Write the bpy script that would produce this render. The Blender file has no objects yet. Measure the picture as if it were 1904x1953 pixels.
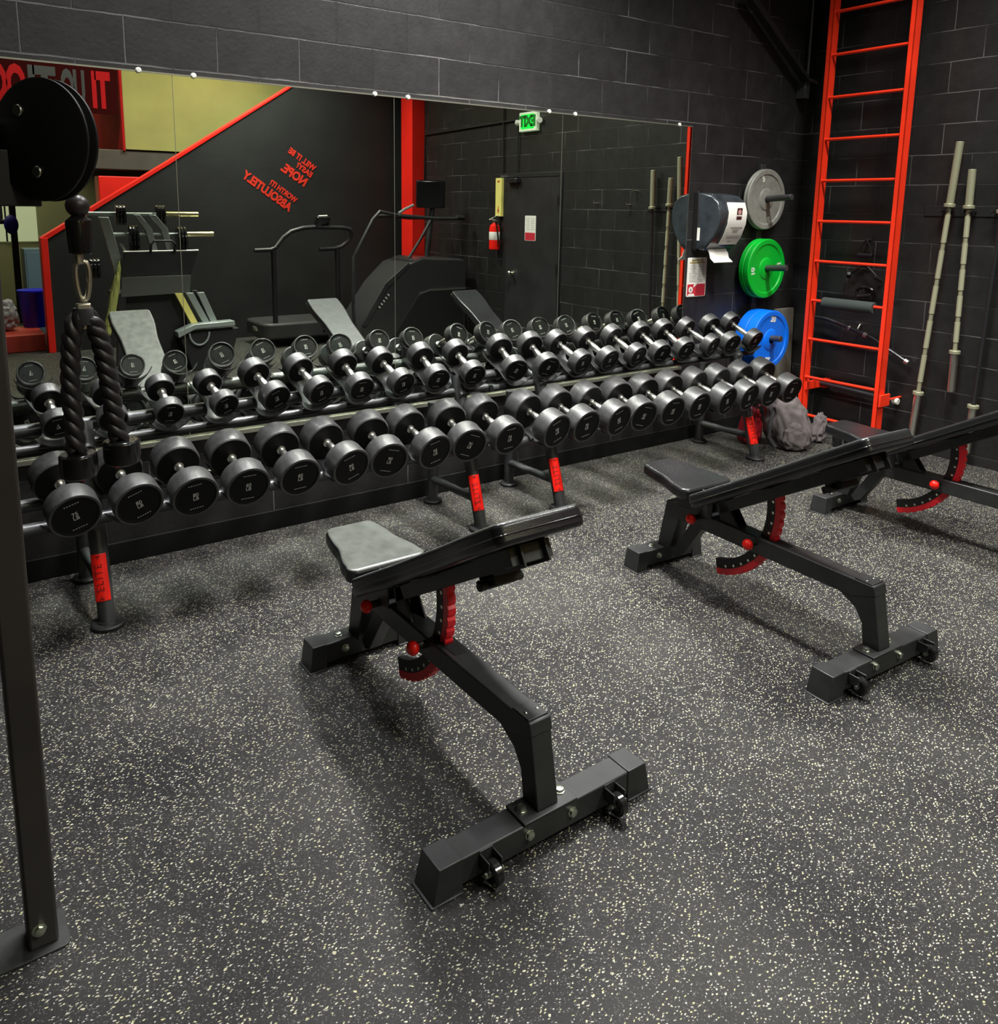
import bpy, bmesh, math, random
from mathutils import Matrix, Vector, Euler
C = bpy.context.scene.collection
PI = math.pi
rnd = random.Random(7)

# ---------------------------------------------------------------- camera
cam_d = bpy.data.cameras.new('camera'); cam = bpy.data.objects.new('camera', cam_d); C.objects.link(cam)
W_, H_ = 1904, 1953
YAW, PITCH, ROLL, FPX, PX, PY = .61253870, .17330591, .01388634, 1556.92, 926.74, 668.79
def _cam_rows():
    ca, sa, cb, sb, cc, sc = math.cos(YAW), math.sin(YAW), math.cos(PITCH), math.sin(PITCH), math.cos(ROLL), math.sin(ROLL)
    Rz = Matrix(((ca, -sa, 0), (sa, ca, 0), (0, 0, 1)))
    B = Matrix(((1, 0, 0), (0, 0, -1), (0, 1, 0)))
    Rx = Matrix(((1, 0, 0), (0, cb, -sb), (0, sb, cb)))
    Rr = Matrix(((cc, -sc, 0), (sc, cc, 0), (0, 0, 1)))
    return Rr @ Rx @ B @ Rz
Rm = _cam_rows()
right, up, back = Rm[0], -Rm[1], -Rm[2]
cam.matrix_world = Matrix(((right[0], up[0], back[0], 0), (right[1], up[1], back[1], 0), (right[2], up[2], back[2], 1.70), (0, 0, 0, 1)))
cam_d.sensor_fit = 'HORIZONTAL'; cam_d.sensor_width = 36
cam_d.lens = FPX * 36 / W_
cam_d.shift_x = (W_ / 2 - PX) / W_; cam_d.shift_y = (PY - H_ / 2) / W_
cam_d.clip_start = .05
bpy.context.scene.camera = cam

# ---------------------------------------------------------------- world, exposure
sc_ = bpy.context.scene
w = bpy.data.worlds.new('world'); sc_.world = w; w.use_nodes = True
w.node_tree.nodes['Background'].inputs[0].default_value = (.75, .8, .85, 1)
w.node_tree.nodes['Background'].inputs[1].default_value = .006
vs = sc_.view_settings
vs.view_transform = 'Standard'; vs.look = 'None'; vs.gamma = 1; vs.use_curve_mapping = False
vs.exposure = 0.0
try:
    sc_.cycles.use_denoising = True
    sc_.cycles.max_bounces = 10; sc_.cycles.glossy_bounces = 8; sc_.cycles.sample_clamp_indirect = 0; sc_.cycles.blur_glossy = 0
except Exception: pass

def lamp(name, loc, size, power, color=(1, 1, 1), rot=(0, 0, 0), spread=180):
    """an unseen area light; housings for the ceiling strips are built further down"""
    d = bpy.data.lights.new(name + '_light', 'AREA'); d.shape = 'RECTANGLE'; d.size, d.size_y = size
    d.energy = power; d.color = color; d.spread = math.radians(spread)
    o = bpy.data.objects.new(name + '_light', d); C.objects.link(o); o.location = loc; o.rotation_euler = rot
    return o
L_MAIN = lamp('ceiling_strip', (2.65, 2.95, 4.55), (.30, 1.2), 165, (1, .985, .95), spread=96)
L_LEFT = lamp('ceiling_strip', (1.0, 3.05, 4.55), (.25, 1.2), 42, (.97, .98, 1), spread=92)
L_MID = lamp('ceiling_strip', (3.6, -1.2, 4.55), (.3, 1.2), 120, (1, 1, .93), spread=125)
L_SIDE_FILL = lamp('ceiling_strip', (4.45, 1.95, 4.55), (.3, 1.2), 110, (1, 1, .95), spread=108)  # added fill, unseen: brightens the ladder, plates and side wall
L_FAR = lamp('ceiling_strip', (1.6, -1.6, 4.55), (1.2, .3), 75, (1, 1, .9))
L_STAIR = lamp('stair_light', (3.0, -2.75, 4.4), (2.2, .25), 17, (1, .95, .45))
L_GYM = lamp('front_gym_light', (.4, -6.0, 3.6), (3, 2), 38, (1, .97, .6))

# ---------------------------------------------------------------- materials
def P(name, col, rough=.5, metal=0, spec=.5, emit=None, es=0, noise=None, bump=None, coat=0):
    m = bpy.data.materials.new(name); m.use_nodes = True
    nt = m.node_tree; b = nt.nodes['Principled BSDF']
    b.inputs['Base Color'].default_value = (*col, 1); b.inputs['Roughness'].default_value = rough
    b.inputs['Metallic'].default_value = metal; b.inputs['Specular IOR Level'].default_value = spec
    if coat: b.inputs['Coat Weight'].default_value = coat; b.inputs['Coat Roughness'].default_value = .08
    if emit: b.inputs['Emission Color'].default_value = (*emit, 1); b.inputs['Emission Strength'].default_value = es
    tc = nt.nodes.new('ShaderNodeTexCoord')
    if noise:   # (scale, amount): mottles the base colour
        n = nt.nodes.new('ShaderNodeTexNoise'); n.inputs['Scale'].default_value = noise[0]; n.inputs['Detail'].default_value = 4
        nt.links.new(tc.outputs['Object'], n.inputs['Vector'])
        r = nt.nodes.new('ShaderNodeMapRange'); r.inputs[1].default_value = .3; r.inputs[2].default_value = .7
        r.inputs[3].default_value = 1 - noise[1]; r.inputs[4].default_value = 1 + noise[1]
        nt.links.new(n.outputs['Fac'], r.inputs[0])
        v = nt.nodes.new('ShaderNodeVectorMath'); v.operation = 'SCALE'; v.inputs[0].default_value = col
        nt.links.new(r.outputs[0], v.inputs['Scale']); nt.links.new(v.outputs[0], b.inputs['Base Color'])
    if bump:    # (scale, distance)
        n = nt.nodes.new('ShaderNodeTexNoise'); n.inputs['Scale'].default_value = bump[0]; n.inputs['Detail'].default_value = 3
        nt.links.new(tc.outputs['Object'], n.inputs['Vector'])
        bn = nt.nodes.new('ShaderNodeBump'); bn.inputs['Distance'].default_value = bump[1]; bn.inputs['Strength'].default_value = 1
        nt.links.new(n.outputs['Fac'], bn.inputs['Height']); nt.links.new(bn.outputs[0], b.inputs['Normal'])
    return m
M = {}
M['steel'] = P('powder_coated_steel', (.022, .023, .023), .42, spec=.5, bump=(900, .0002), noise=(12, .25))
M['rack'] = P('rack_tube_steel', (.035, .036, .037), .34, spec=.6, noise=(8, .2))
M['rubber'] = P('urethane_rubber', (.031, .031, .031), .40, spec=.6, noise=(40, .3), bump=(160, .0003))
M['face'] = P('shaded_urethane_face', (.004, .004, .004), .55, spec=.15)  # shade on the end faces is painted in; the rim stays paler
M['black'] = P('matte_black', (.008, .008, .008), .55)
M['gloss'] = P('gloss_black', (.01, .01, .01), .16, spec=.6)
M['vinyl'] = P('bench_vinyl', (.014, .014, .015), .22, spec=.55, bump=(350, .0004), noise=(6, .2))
M['vinylwornsheen'] = P('worn_sheen_vinyl', (.06, .066, .058), .38, spec=.7, bump=(300, .0004), noise=(22, .35))  # worn pad top, with the sheen of light painted into its paler colour
M['vinylsheen'] = P('sheen_bench_vinyl', (.028, .031, .031), .38, spec=.6, bump=(300, .0004), noise=(18, .3))  # milder light sheen on a pad top, painted into the colour
M['red'] = P('red_paint', (.9, .015, .008), .35, spec=.4)
M['redl'] = P('ladder_red_paint', (.95, .04, .012), .38, spec=.4, noise=(5, .12))
M['redteeth'] = P('red_plastic_strip', (.85, .012, .025), .4)
M['redcol'] = P('red_column_paint', (.95, .02, .01), .45, noise=(3, .08))
M['chrome'] = P('chrome', (.88, .87, .80), .30, 1)
M['bar'] = P('bright_zinc_bar', (.35, .35, .235), .42, .35)
M['barknurl'] = P('knurled_bar', (.40, .40, .27), .55, .25, bump=(700, .0004))
M['brushed'] = P('knurled_steel', (.62, .6, .5), .32, 1, bump=(700, .0004))
M['darkbar'] = P('black_zinc_bar', (.10, .10, .11), .35, .9)
M['bolt'] = P('zinc_bolt', (.62, .66, .55), .3, 1)
M['num'] = P('grey_printing', (.42, .42, .40), .5)
M['white'] = P('white_paint', (.75, .76, .68), .5)
M['paper'] = P('white_paper', (.78, .76, .7), .7)
M['grey'] = P('grey_print', (.3, .29, .26), .7)
M['plategrey'] = P('grey_plate_rubber', (.24, .24, .215), .45, noise=(20, .15))
M['plategreen'] = P('green_plate_rubber', (.0, .45, .03), .4, spec=.5)
M['plateblue'] = P('blue_plate_rubber', (.0, .16, .85), .4, spec=.5)
M['dispenser'] = P('smoke_plastic', (.03, .036, .042), .18, spec=.6, noise=(9, .5))
M['foam'] = P('foam', (.035, .045, .042), .85, bump=(120, .001))
M['fabric'] = P('grey_canvas', (.105, .088, .088), .85, noise=(16, .25), bump=(90, .002))
M['darkfab'] = P('dark_webbing', (.03, .028, .03), .8)
M['redfab'] = P('red_nylon', (.22, .005, .012), .5)
M['rope'] = P('black_braid', (.02, .018, .018), .4, spec=.5, bump=(260, .0006))
M['green'] = P('exit_green', (.0, .6, .05), .5, emit=(.0, .9, .06), es=.9)
M['exitw'] = P('exit_white', (.8, .85, .7), .5, emit=(.75, 1, .6), es=.25)
M['yellow'] = P('yellow_sign', (.8, .72, .2), .5)
M['olive'] = P('olive_yellow_plaster', (.33, .315, .095), .8, noise=(2, .12))
M['darkred'] = P('dark_red_wall', (.36, .012, .012), .8, spec=.05, noise=(3, .2))
M['beam'] = P('brown_grey_beam', (.085, .075, .058), .8, noise=(3, .2))
M['towel'] = P('olive_towel', (.40, .42, .12), .9, bump=(80, .003))
M['silver'] = P('silver_frame', (.40, .45, .43), .35, .5)
M['diamond'] = P('diamond_plate', (.17, .18, .17), .35, .6)
M['bluebin'] = P('blue_plastic', (.01, .01, .55), .4)
M['bluev'] = P('blue_fabric', (.02, .01, .4), .6)
M['bag'] = P('grey_plastic_bag', (.3, .29, .31), .35, bump=(14, .02))
M['teal'] = P('teal_locker', (.12, .19, .22), .5)
M['mat_red'] = P('red_orange_paint', (.6, .06, .04), .5, noise=(3, .3))
M['purple'] = P('purple_paint', (.25, .0, .2), .5)
M['board'] = P('plywood', (.16, .145, .115), .7, noise=(6, .25))
M['cream'] = P('cream_wall', (.5, .5, .34), .8)
M['screen'] = P('dark_screen', (.006, .006, .007), .2, spec=.6)
M['bannerred'] = P('banner_red', (.40, .008, .01), .6, spec=.1)
M['gap'] = P('dark_gap', (.002, .002, .002), .9)
M['edge'] = P('mirror_channel', (.34, .34, .28), .38, .8)
M['cove'] = P('cove_rubber', (.006, .006, .006), .7, spec=.2)

def mirror_mat(tint):
    m = bpy.data.materials.new('mirror_glass'); m.use_nodes = True
    b = m.node_tree.nodes['Principled BSDF']
    b.inputs['Base Color'].default_value = (*tint, 1); b.inputs['Metallic'].default_value = 1; b.inputs['Roughness'].default_value = .0
    return m
M['mirror'] = mirror_mat((.80, .84, .77))

def block_wall(name, axis, shift, base=(.0135, .013, .013), joint=(.020, .0195, .019), dust_glint=.11):
    """painted concrete block, 406 x 203 mm courses; joint height follows the room's z"""
    m = bpy.data.materials.new(name); m.use_nodes = True; nt = m.node_tree; L = nt.links.new
    b = nt.nodes['Principled BSDF']; b.inputs['Roughness'].default_value = .48; b.inputs['Specular IOR Level'].default_value = .45
    tc = nt.nodes.new('ShaderNodeTexCoord'); sp = nt.nodes.new('ShaderNodeSeparateXYZ'); L(tc.outputs['Object'], sp.inputs[0])
    ax = nt.nodes.new('ShaderNodeMath'); ax.operation = 'ADD'; ax.inputs[1].default_value = shift; L(sp.outputs[axis], ax.inputs[0])
    az = nt.nodes.new('ShaderNodeMath'); az.operation = 'ADD'; az.inputs[1].default_value = -1.70 + .2032 * 20; L(sp.outputs['Z'], az.inputs[0])
    cb = nt.nodes.new('ShaderNodeCombineXYZ'); L(ax.outputs[0], cb.inputs[0]); L(az.outputs[0], cb.inputs[1])
    # slightly wavering joints
    nz = nt.nodes.new('ShaderNodeTexNoise'); nz.inputs['Scale'].default_value = 9; L(tc.outputs['Object'], nz.inputs['Vector'])
    vm = nt.nodes.new('ShaderNodeVectorMath'); vm.operation = 'SCALE'; vm.inputs['Scale'].default_value = .006; L(nz.outputs['Color'], vm.inputs[0])
    va = nt.nodes.new('ShaderNodeVectorMath'); va.operation = 'ADD'; L(cb.outputs[0], va.inputs[0]); L(vm.outputs[0], va.inputs[1])
    br = nt.nodes.new('ShaderNodeTexBrick'); L(va.outputs[0], br.inputs['Vector'])
    br.inputs['Scale'].default_value = 1; br.inputs['Brick Width'].default_value = .4064; br.inputs['Row Height'].default_value = .2032
    br.inputs['Mortar Size'].default_value = .0042; br.inputs['Mortar Smooth'].default_value = .35
    br.inputs['Color1'].default_value = (*base, 1); br.inputs['Color2'].default_value = (*[c * 1.35 for c in base], 1); br.inputs['Mortar'].default_value = (0, 0, 0, 1)
    br.inputs['Bias'].default_value = -.1
    # block face mottling
    n1 = nt.nodes.new('ShaderNodeTexNoise'); n1.inputs['Scale'].default_value = 7; n1.inputs['Detail'].default_value = 6; n1.inputs['Roughness'].default_value = .65; L(tc.outputs['Object'], n1.inputs['Vector'])
    mr = nt.nodes.new('ShaderNodeMapRange'); mr.inputs[1].default_value = .3; mr.inputs[2].default_value = .7; mr.inputs[3].default_value = .7; mr.inputs[4].default_value = 1.45; L(n1.outputs['Fac'], mr.inputs[0])
    vs1 = nt.nodes.new('ShaderNodeVectorMath'); vs1.operation = 'SCALE'; L(br.outputs['Color'], vs1.inputs[0]); L(mr.outputs[0], vs1.inputs['Scale'])
    # joint colour: bare paint with worn, dusty lengths that also paint in groove-edge highlights
    n2 = nt.nodes.new('ShaderNodeTexNoise'); n2.inputs['Scale'].default_value = 2.6; n2.inputs['Detail'].default_value = 3; L(tc.outputs['Object'], n2.inputs['Vector'])
    m2 = nt.nodes.new('ShaderNodeMapRange'); m2.inputs[1].default_value = .48; m2.inputs[2].default_value = .62; L(n2.outputs['Fac'], m2.inputs[0])
    jc = nt.nodes.new('ShaderNodeMix'); jc.data_type = 'RGBA'; L(m2.outputs[0], jc.inputs[0]); jc.inputs[6].default_value = (*joint, 1); jc.inputs[7].default_value = (dust_glint, dust_glint * .98, dust_glint * .94, 1)
    mx = nt.nodes.new('ShaderNodeMix'); mx.data_type = 'RGBA'; L(br.outputs['Fac'], mx.inputs[0]); L(vs1.outputs[0], mx.inputs[6]); L(jc.outputs[2], mx.inputs[7])
    L(mx.outputs[2], b.inputs['Base Color'])
    n3 = nt.nodes.new('ShaderNodeTexNoise'); n3.inputs['Scale'].default_value = 55; n3.inputs['Detail'].default_value = 4; L(tc.outputs['Object'], n3.inputs['Vector'])
    s3 = nt.nodes.new('ShaderNodeMath'); s3.operation = 'MULTIPLY'; s3.inputs[1].default_value = .16; L(n3.outputs['Fac'], s3.inputs[0])
    s4 = nt.nodes.new('ShaderNodeMath'); s4.operation = 'SUBTRACT'; L(s3.outputs[0], s4.inputs[0]); L(br.outputs['Fac'], s4.inputs[1])
    bp = nt.nodes.new('ShaderNodeBump'); bp.inputs['Distance'].default_value = .007; bp.inputs['Strength'].default_value = .9; L(s4.outputs[0], bp.inputs['Height']); L(bp.outputs[0], b.inputs['Normal'])
    return m
M['wall_b'] = block_wall('painted_block_mirror_wall', 'X', -.04)
M['wall_r'] = block_wall('painted_block_side_wall', 'Y', .12, base=(.0105, .0102, .0098))
M['drywall'] = P('black_drywall', (.0115, .012, .011), .7, noise=(2.2, .3), bump=(30, .001))

def floor_mat():
    """black recycled-rubber flooring with cream and white flecks"""
    m = bpy.data.materials.new('flecked_rubber_floor'); m.use_nodes = True; nt = m.node_tree; L = nt.links.new
    b = nt.nodes['Principled BSDF']
    tc = nt.nodes.new('ShaderNodeTexCoord')
    wob = nt.nodes.new('ShaderNodeTexNoise'); wob.inputs['Scale'].default_value = 90; L(tc.outputs['Object'], wob.inputs['Vector'])
    ws = nt.nodes.new('ShaderNodeVectorMath'); ws.operation = 'SCALE'; ws.inputs['Scale'].default_value = .011; L(wob.outputs['Color'], ws.inputs[0])
    def flecks(scale, thr, keep, rot, stretch):
        mp = nt.nodes.new('ShaderNodeMapping'); mp.inputs['Rotation'].default_value = (0, 0, rot); mp.inputs['Scale'].default_value = (1, stretch, 1)
        va = nt.nodes.new('ShaderNodeVectorMath'); va.operation = 'ADD'; L(tc.outputs['Object'], va.inputs[0]); L(ws.outputs[0], va.inputs[1]); L(va.outputs[0], mp.inputs[0])
        vo = nt.nodes.new('ShaderNodeTexVoronoi'); vo.inputs['Scale'].default_value = scale; L(mp.outputs[0], vo.inputs['Vector']); vo.voronoi_dimensions = '2D'
        mr = nt.nodes.new('ShaderNodeMapRange'); mr.inputs[1].default_value = thr * 1.15; mr.inputs[2].default_value = thr * .75; L(vo.outputs['Distance'], mr.inputs[0])
        se = nt.nodes.new('ShaderNodeSeparateColor'); L(vo.outputs['Color'], se.inputs[0])
        gt = nt.nodes.new('ShaderNodeMath'); gt.operation = 'LESS_THAN'; gt.inputs[1].default_value = keep; L(se.outputs[0], gt.inputs[0])
        mu = nt.nodes.new('ShaderNodeMath'); mu.operation = 'MULTIPLY'; L(mr.outputs[0], mu.inputs[0]); L(gt.outputs[0], mu.inputs[1])
        return mu.outputs[0], se
    f1, s1 = flecks(80, .24, .19, .5, 1.9)
    f2, s2 = flecks(98, .22, .19, -.7, 1.8)
    f3, s3 = flecks(170, .28, .26, 1.5, 1.3)
    # fleck colours
    r1 = nt.nodes.new('ShaderNodeValToRGB'); L(s1.outputs[1], r1.inputs[0]); e = r1.color_ramp.elements
    e[0].position = 0; e[0].color = (.42, .40, .20, 1); e[1].position = 1; e[1].color = (.50, .49, .40, 1)
    r2 = nt.nodes.new('ShaderNodeValToRGB'); L(s2.outputs[1], r2.inputs[0]); e = r2.color_ramp.elements
    e[0].color = (.46, .44, .43, 1); e[1].color = (.34, .33, .26, 1)
    # base: black granules and large chalky haze
    n1 = nt.nodes.new('ShaderNodeTexNoise'); n1.inputs['Scale'].default_value = 160; n1.inputs['Detail'].default_value = 2; L(tc.outputs['Object'], n1.inputs['Vector'])
    rb = nt.nodes.new('ShaderNodeValToRGB'); L(n1.outputs['Fac'], rb.inputs[0]); e = rb.color_ramp.elements
    e[0].position = .35; e[0].color = (.007, .007, .0075, 1); e[1].position = .75; e[1].color = (.019, .018, .019, 1)
    n2 = nt.nodes.new('ShaderNodeTexNoise'); n2.inputs['Scale'].default_value = 1.6; n2.inputs['Detail'].default_value = 5; L(tc.outputs['Object'], n2.inputs['Vector'])
    mh = nt.nodes.new('ShaderNodeMapRange'); mh.inputs[1].default_value = .38; mh.inputs[2].default_value = .68; mh.inputs[3].default_value = 0; mh.inputs[4].default_value = .42; L(n2.outputs['Fac'], mh.inputs[0])
    hz = nt.nodes.new('ShaderNodeMix'); hz.data_type = 'RGBA'; L(mh.outputs[0], hz.inputs[0]); L(rb.outputs[0], hz.inputs[6]); hz.inputs[7].default_value = (.055, .054, .050, 1)
    col = hz.outputs[2]
    for f, c in ((f3, (.10, .095, .09)), (f2, r2.outputs[0]), (f1, r1.outputs[0])):
        mx = nt.nodes.new('ShaderNodeMix'); mx.data_type = 'RGBA'; L(f, mx.inputs[0]); L(col, mx.inputs[6])
        if isinstance(c, tuple): mx.inputs[7].default_value = (*c, 1)
        else: L(c, mx.inputs[7])
        col = mx.outputs[2]
    L(col, b.inputs['Base Color'])
    b.inputs['Roughness'].default_value = .55; b.inputs['Specular IOR Level'].default_value = .16
    bp = nt.nodes.new('ShaderNodeBump'); bp.inputs['Distance'].default_value = .0015; bp.inputs['Strength'].default_value = .6
    L(n1.outputs['Fac'], bp.inputs['Height']); L(bp.outputs[0], b.inputs['Normal'])
    return m
M['floor'] = floor_mat()

# ---------------------------------------------------------------- mesh helpers
class MB:
    def __init__(s): s.v = []; s.f = []
    def add(s, vs, fs):
        n = len(s.v); s.v += [Vector(v) for v in vs]; s.f += [tuple(i + n for i in f) for f in fs]; return s
    def box(s, c, d, rot=(0, 0, 0)):
        R = Euler(rot).to_matrix(); c = Vector(c); hx, hy, hz = d[0] / 2, d[1] / 2, d[2] / 2
        vs = [c + R @ Vector((x * hx, y * hy, z * hz)) for x in (-1, 1) for y in (-1, 1) for z in (-1, 1)]
        return s.add(vs, [(0, 1, 3, 2), (4, 6, 7, 5), (0, 4, 5, 1), (2, 3, 7, 6), (0, 2, 6, 4), (1, 5, 7, 3)])
    def b2(s, lo, hi):
        return s.box([(a + b) / 2 for a, b in zip(lo, hi)], [abs(b - a) for a, b in zip(lo, hi)])
    def prism(s, pts, axis, a, b):
        """pts 2D outline; axis 0: (y,z) extruded in x; 1: (x,z) in y; 2: (x,y) in z"""
        def q(p, t): return ((t, p[0], p[1]), (p[0], t, p[1]), (p[0], p[1], t))[axis]
        n = len(pts); vs = [q(p, a) for p in pts] + [q(p, b) for p in pts]
        fs = [tuple(range(n)), tuple(reversed(range(n, 2 * n)))] + [(i, i + n, (i + 1) % n + n, (i + 1) % n) for i in range(n)]
        return s.add(vs, fs)
    def lathe(s, prof, o=(0, 0, 0), d=(0, 0, 1), n=24, a0=0, cap=True):
        """prof: [(r, h)] along direction d from o"""
        d = Vector(d).normalized(); o = Vector(o); q = d.to_track_quat('Z', 'Y').to_matrix()
        vs = []; fs = []; k = len(prof)
        for r, h in prof:
            for i in range(n):
                t = a0 + 2 * PI * i / n; vs.append(o + q @ Vector((r * math.cos(t), r * math.sin(t), h)))
        for j in range(k - 1):
            for i in range(n):
                a = j * n + i; b_ = j * n + (i + 1) % n; fs.append((a, b_, b_ + n, a + n))
        if cap:
            if prof[0][0] > 1e-6: fs.append(tuple(reversed(range(n))))
            if prof[-1][0] > 1e-6: fs.append(tuple(range((k - 1) * n, k * n)))
        return s.add(vs, fs)
    def cyl(s, p, q, r, r2=None, n=20):
        p, q = Vector(p), Vector(q); r2 = r if r2 is None else r2
        return s.lathe([(r, 0), (r2, (q - p).length)], p, q - p, n)
    def tube(s, path, r, n=12, closed=False):
        P_ = [Vector(p) for p in path]; k = len(P_); vs = []; fs = []; prev = None
        for i, p in enumerate(P_):
            if closed: t = P_[(i + 1) % k] - P_[i - 1]
            else: t = P_[min(i + 1, k - 1)] - P_[max(i - 1, 0)]
            t.normalize()
            if prev is None:
                u = t.orthogonal().normalized()
            else:
                u = (prev - t * prev.dot(t)).normalized()
            prev = u; vv = t.cross(u); rr = r[i] if isinstance(r, (list, tuple)) else r
            for j in range(n):
                a = 2 * PI * j / n; vs.append(p + (u * math.cos(a) + vv * math.sin(a)) * rr)
        m = k if closed else k - 1
        for i in range(m):
            for j in range(n):
                a = i * n + j; b_ = i * n + (j + 1) % n; c = ((i + 1) % k) * n
                fs.append((a, b_, c + (j + 1) % n, c + j))
        if not closed: fs.append(tuple(reversed(range(n)))); fs.append(tuple(range((k - 1) * n, k * n)))
        return s.add(vs, fs)
    def ball(s, c, r, n=16, m=10, sz=1):
        prof = [(max(1e-5, r * math.sin(PI * i / m)), -r * sz * math.cos(PI * i / m)) for i in range(m + 1)]
        return s.lathe(prof, c, (0, 0, 1), n, cap=False)
    def mesh(s, name, smooth=35):
        me = bpy.data.meshes.new(name); me.from_pydata([tuple(v) for v in s.v], [], s.f); me.validate()
        bm = bmesh.new(); bm.from_mesh(me); bmesh.ops.recalc_face_normals(bm, faces=bm.faces); bm.to_mesh(me); bm.free()
        if smooth:
            for p in me.polygons: p.use_smooth = True
            try: me.set_sharp_from_angle(angle=math.radians(smooth))
            except Exception: pass
        return me
    def build(s, name, mat, parent=None, bevel=0, smooth=35, seg=2, label=None, loc=None, rot=None):
        me = s.mesh(name, smooth); me.materials.append(M[mat] if isinstance(mat, str) else mat)
        o = bpy.data.objects.new(name, me); C.objects.link(o)
        if parent is not None: o.parent = parent
        if loc: o.location = loc
        if rot: o.rotation_euler = rot
        if bevel:
            b = o.modifiers.new('bevel', 'BEVEL'); b.width = bevel; b.segments = seg; b.limit_method = 'ANGLE'; b.angle_limit = math.radians(40)
        if label: o['label'] = label
        return o
def tag(o, label, cat, group=None):
    o['label'] = label; o['category'] = cat
    if group: o['group'] = group
    return o
def thing(name, label, cat, loc=(0, 0, 0), rot=(0, 0, 0), group=None):
    o = bpy.data.objects.new(name, None); C.objects.link(o); o.location = loc; o.rotation_euler = rot
    o.empty_display_size = .1
    return tag(o, label, cat, group)
def struct(name, mb, mat, **k):
    o = mb.build(name, mat, **k); o['kind'] = 'structure'; return o
def copy_tree(o, parent=None):
    c = o.copy(); C.objects.link(c)
    if parent is not None: c.parent = parent
    for ch in [x for x in o.children]: copy_tree(ch, c)
    return c
def text_mb(txt, size, depth=.001, align='CENTER', bold=0, space=1.0, line=.9):
    """letters as mesh in the local XY plane, thickness along +Z"""
    cu = bpy.data.curves.new('t', 'FONT'); cu.body = txt; cu.size = size; cu.extrude = depth / 2; cu.align_x = align; cu.align_y = 'CENTER'
    cu.offset = bold; cu.space_character = space; cu.space_line = line; cu.resolution_u = 3
    o = bpy.data.objects.new('t', cu); C.objects.link(o); bpy.context.view_layer.update()
    dg = bpy.context.evaluated_depsgraph_get(); me = o.evaluated_get(dg).to_mesh()
    vs = [v.co.copy() for v in me.vertices]; fs = [tuple(p.vertices) for p in me.polygons]
    o.evaluated_get(dg).to_mesh_clear(); bpy.data.objects.remove(o); bpy.data.curves.remove(cu)
    return vs, fs
def xf(vs, mat4): return [mat4 @ v for v in vs]
def frame_mat(o, x, y):
    """4x4 with local x, y axes given (unit-ish), z = x cross y, origin o"""
    x = Vector(x).normalized(); y = Vector(y); y = (y - x * y.dot(x)).normalized(); z = x.cross(y)
    m = Matrix((x, y, z)).transposed().to_4x4(); m.translation = Vector(o); return m
def sheet(o, right_, up_): return frame_mat(o, right_, up_)
def put_text(mb, txt, size, m4, **k):
    vs, fs = text_mb(txt, size, **k); mb.add(xf(vs, m4), fs); return mb
def rrect(w, h, r, n=5, cx=0, cy=0):
    pts = []
    for sx, sy, a in ((1, 1, 0), (-1, 1, 90), (-1, -1, 180), (1, -1, 270)):
        for i in range(n + 1):
            t = math.radians(a + 90 * i / n); pts.append((cx + sx * (w / 2 - r) + r * math.cos(t), cy + sy * (h / 2 - r) + r * math.sin(t)))
    return pts
def plate_mb(pts, m4, t):
    """2D outline in the frame m4, thickness t along its +z"""
    a = MB().prism(pts, 2, 0, t); a.v = xf(a.v, m4); return a
def merge(mb, other): mb.add(other.v, other.f); return mb

YB, XR = 4.0095, 5.859        # mirror wall and side wall
YF = -2.35                    # the stair wall opposite the mirrors

# ---------------------------------------------------------------- room shell
struct('floor', MB().b2((-3.6, -7.5, -.08), (XR + .1, YB + .1, 0)), 'floor', smooth=0)
struct('wall_back', MB().b2((-3.6, YB, -.08), (XR + .25, YB + .2, 5)), 'wall_b', smooth=0)
struct('wall_right', MB().b2((XR, -7.5, -.08), (XR + .2, YB, 5)), 'wall_r', smooth=0)
struct('wall_left', MB().b2((-3.8, -7.5, -.08), (-3.6, YB + .1, 5)), 'drywall', smooth=0)
struct('ceiling', MB().b2((-3.8, -7.7, 5), (XR + .2, YB + .2, 5.1)), 'drywall', smooth=0)
struct('wall_stair', MB().prism([(1.26, 0), (XR, 0), (XR, 4.3), (4.14, 3.17), (1.26, 1.285)], 1, YF, YF - .12), 'drywall', smooth=0)
struct('wall_front', MB().b2((-3.6, -7.7, -.08), (XR, -7.5, 5)), 'cream', smooth=0)
# red capping that follows the sloping top and the free end of the stair wall
tr = MB().prism([(1.20, 1.245), (2.60, 2.145), (4.14, 3.158), (XR, 4.29), (XR, 4.32), (4.13, 3.185), (2.585, 2.185), (1.20, 1.305)], 1, YF + .012, YF - .14)
struct('trim_1', tr, 'redcol', smooth=0, bevel=.004)
struct('trim_2', MB().b2((1.19, YF - .15, 0), (1.262, YF + .02, 1.30)), 'redcol', smooth=0, bevel=.004)
# rubber cove base under the mirror wall and the side wall
struct('baseboard_back', MB().b2((-3.6, YB - .012, 0), (XR, YB, .105)), 'cove', smooth=0, bevel=.003)
struct('trim_3', MB().b2((XR - .20, -2.14, 0), (XR, -1.84, 5)), 'redcol', smooth=0, bevel=.006)   # boxed red column at the stair end of the side wall
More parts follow.
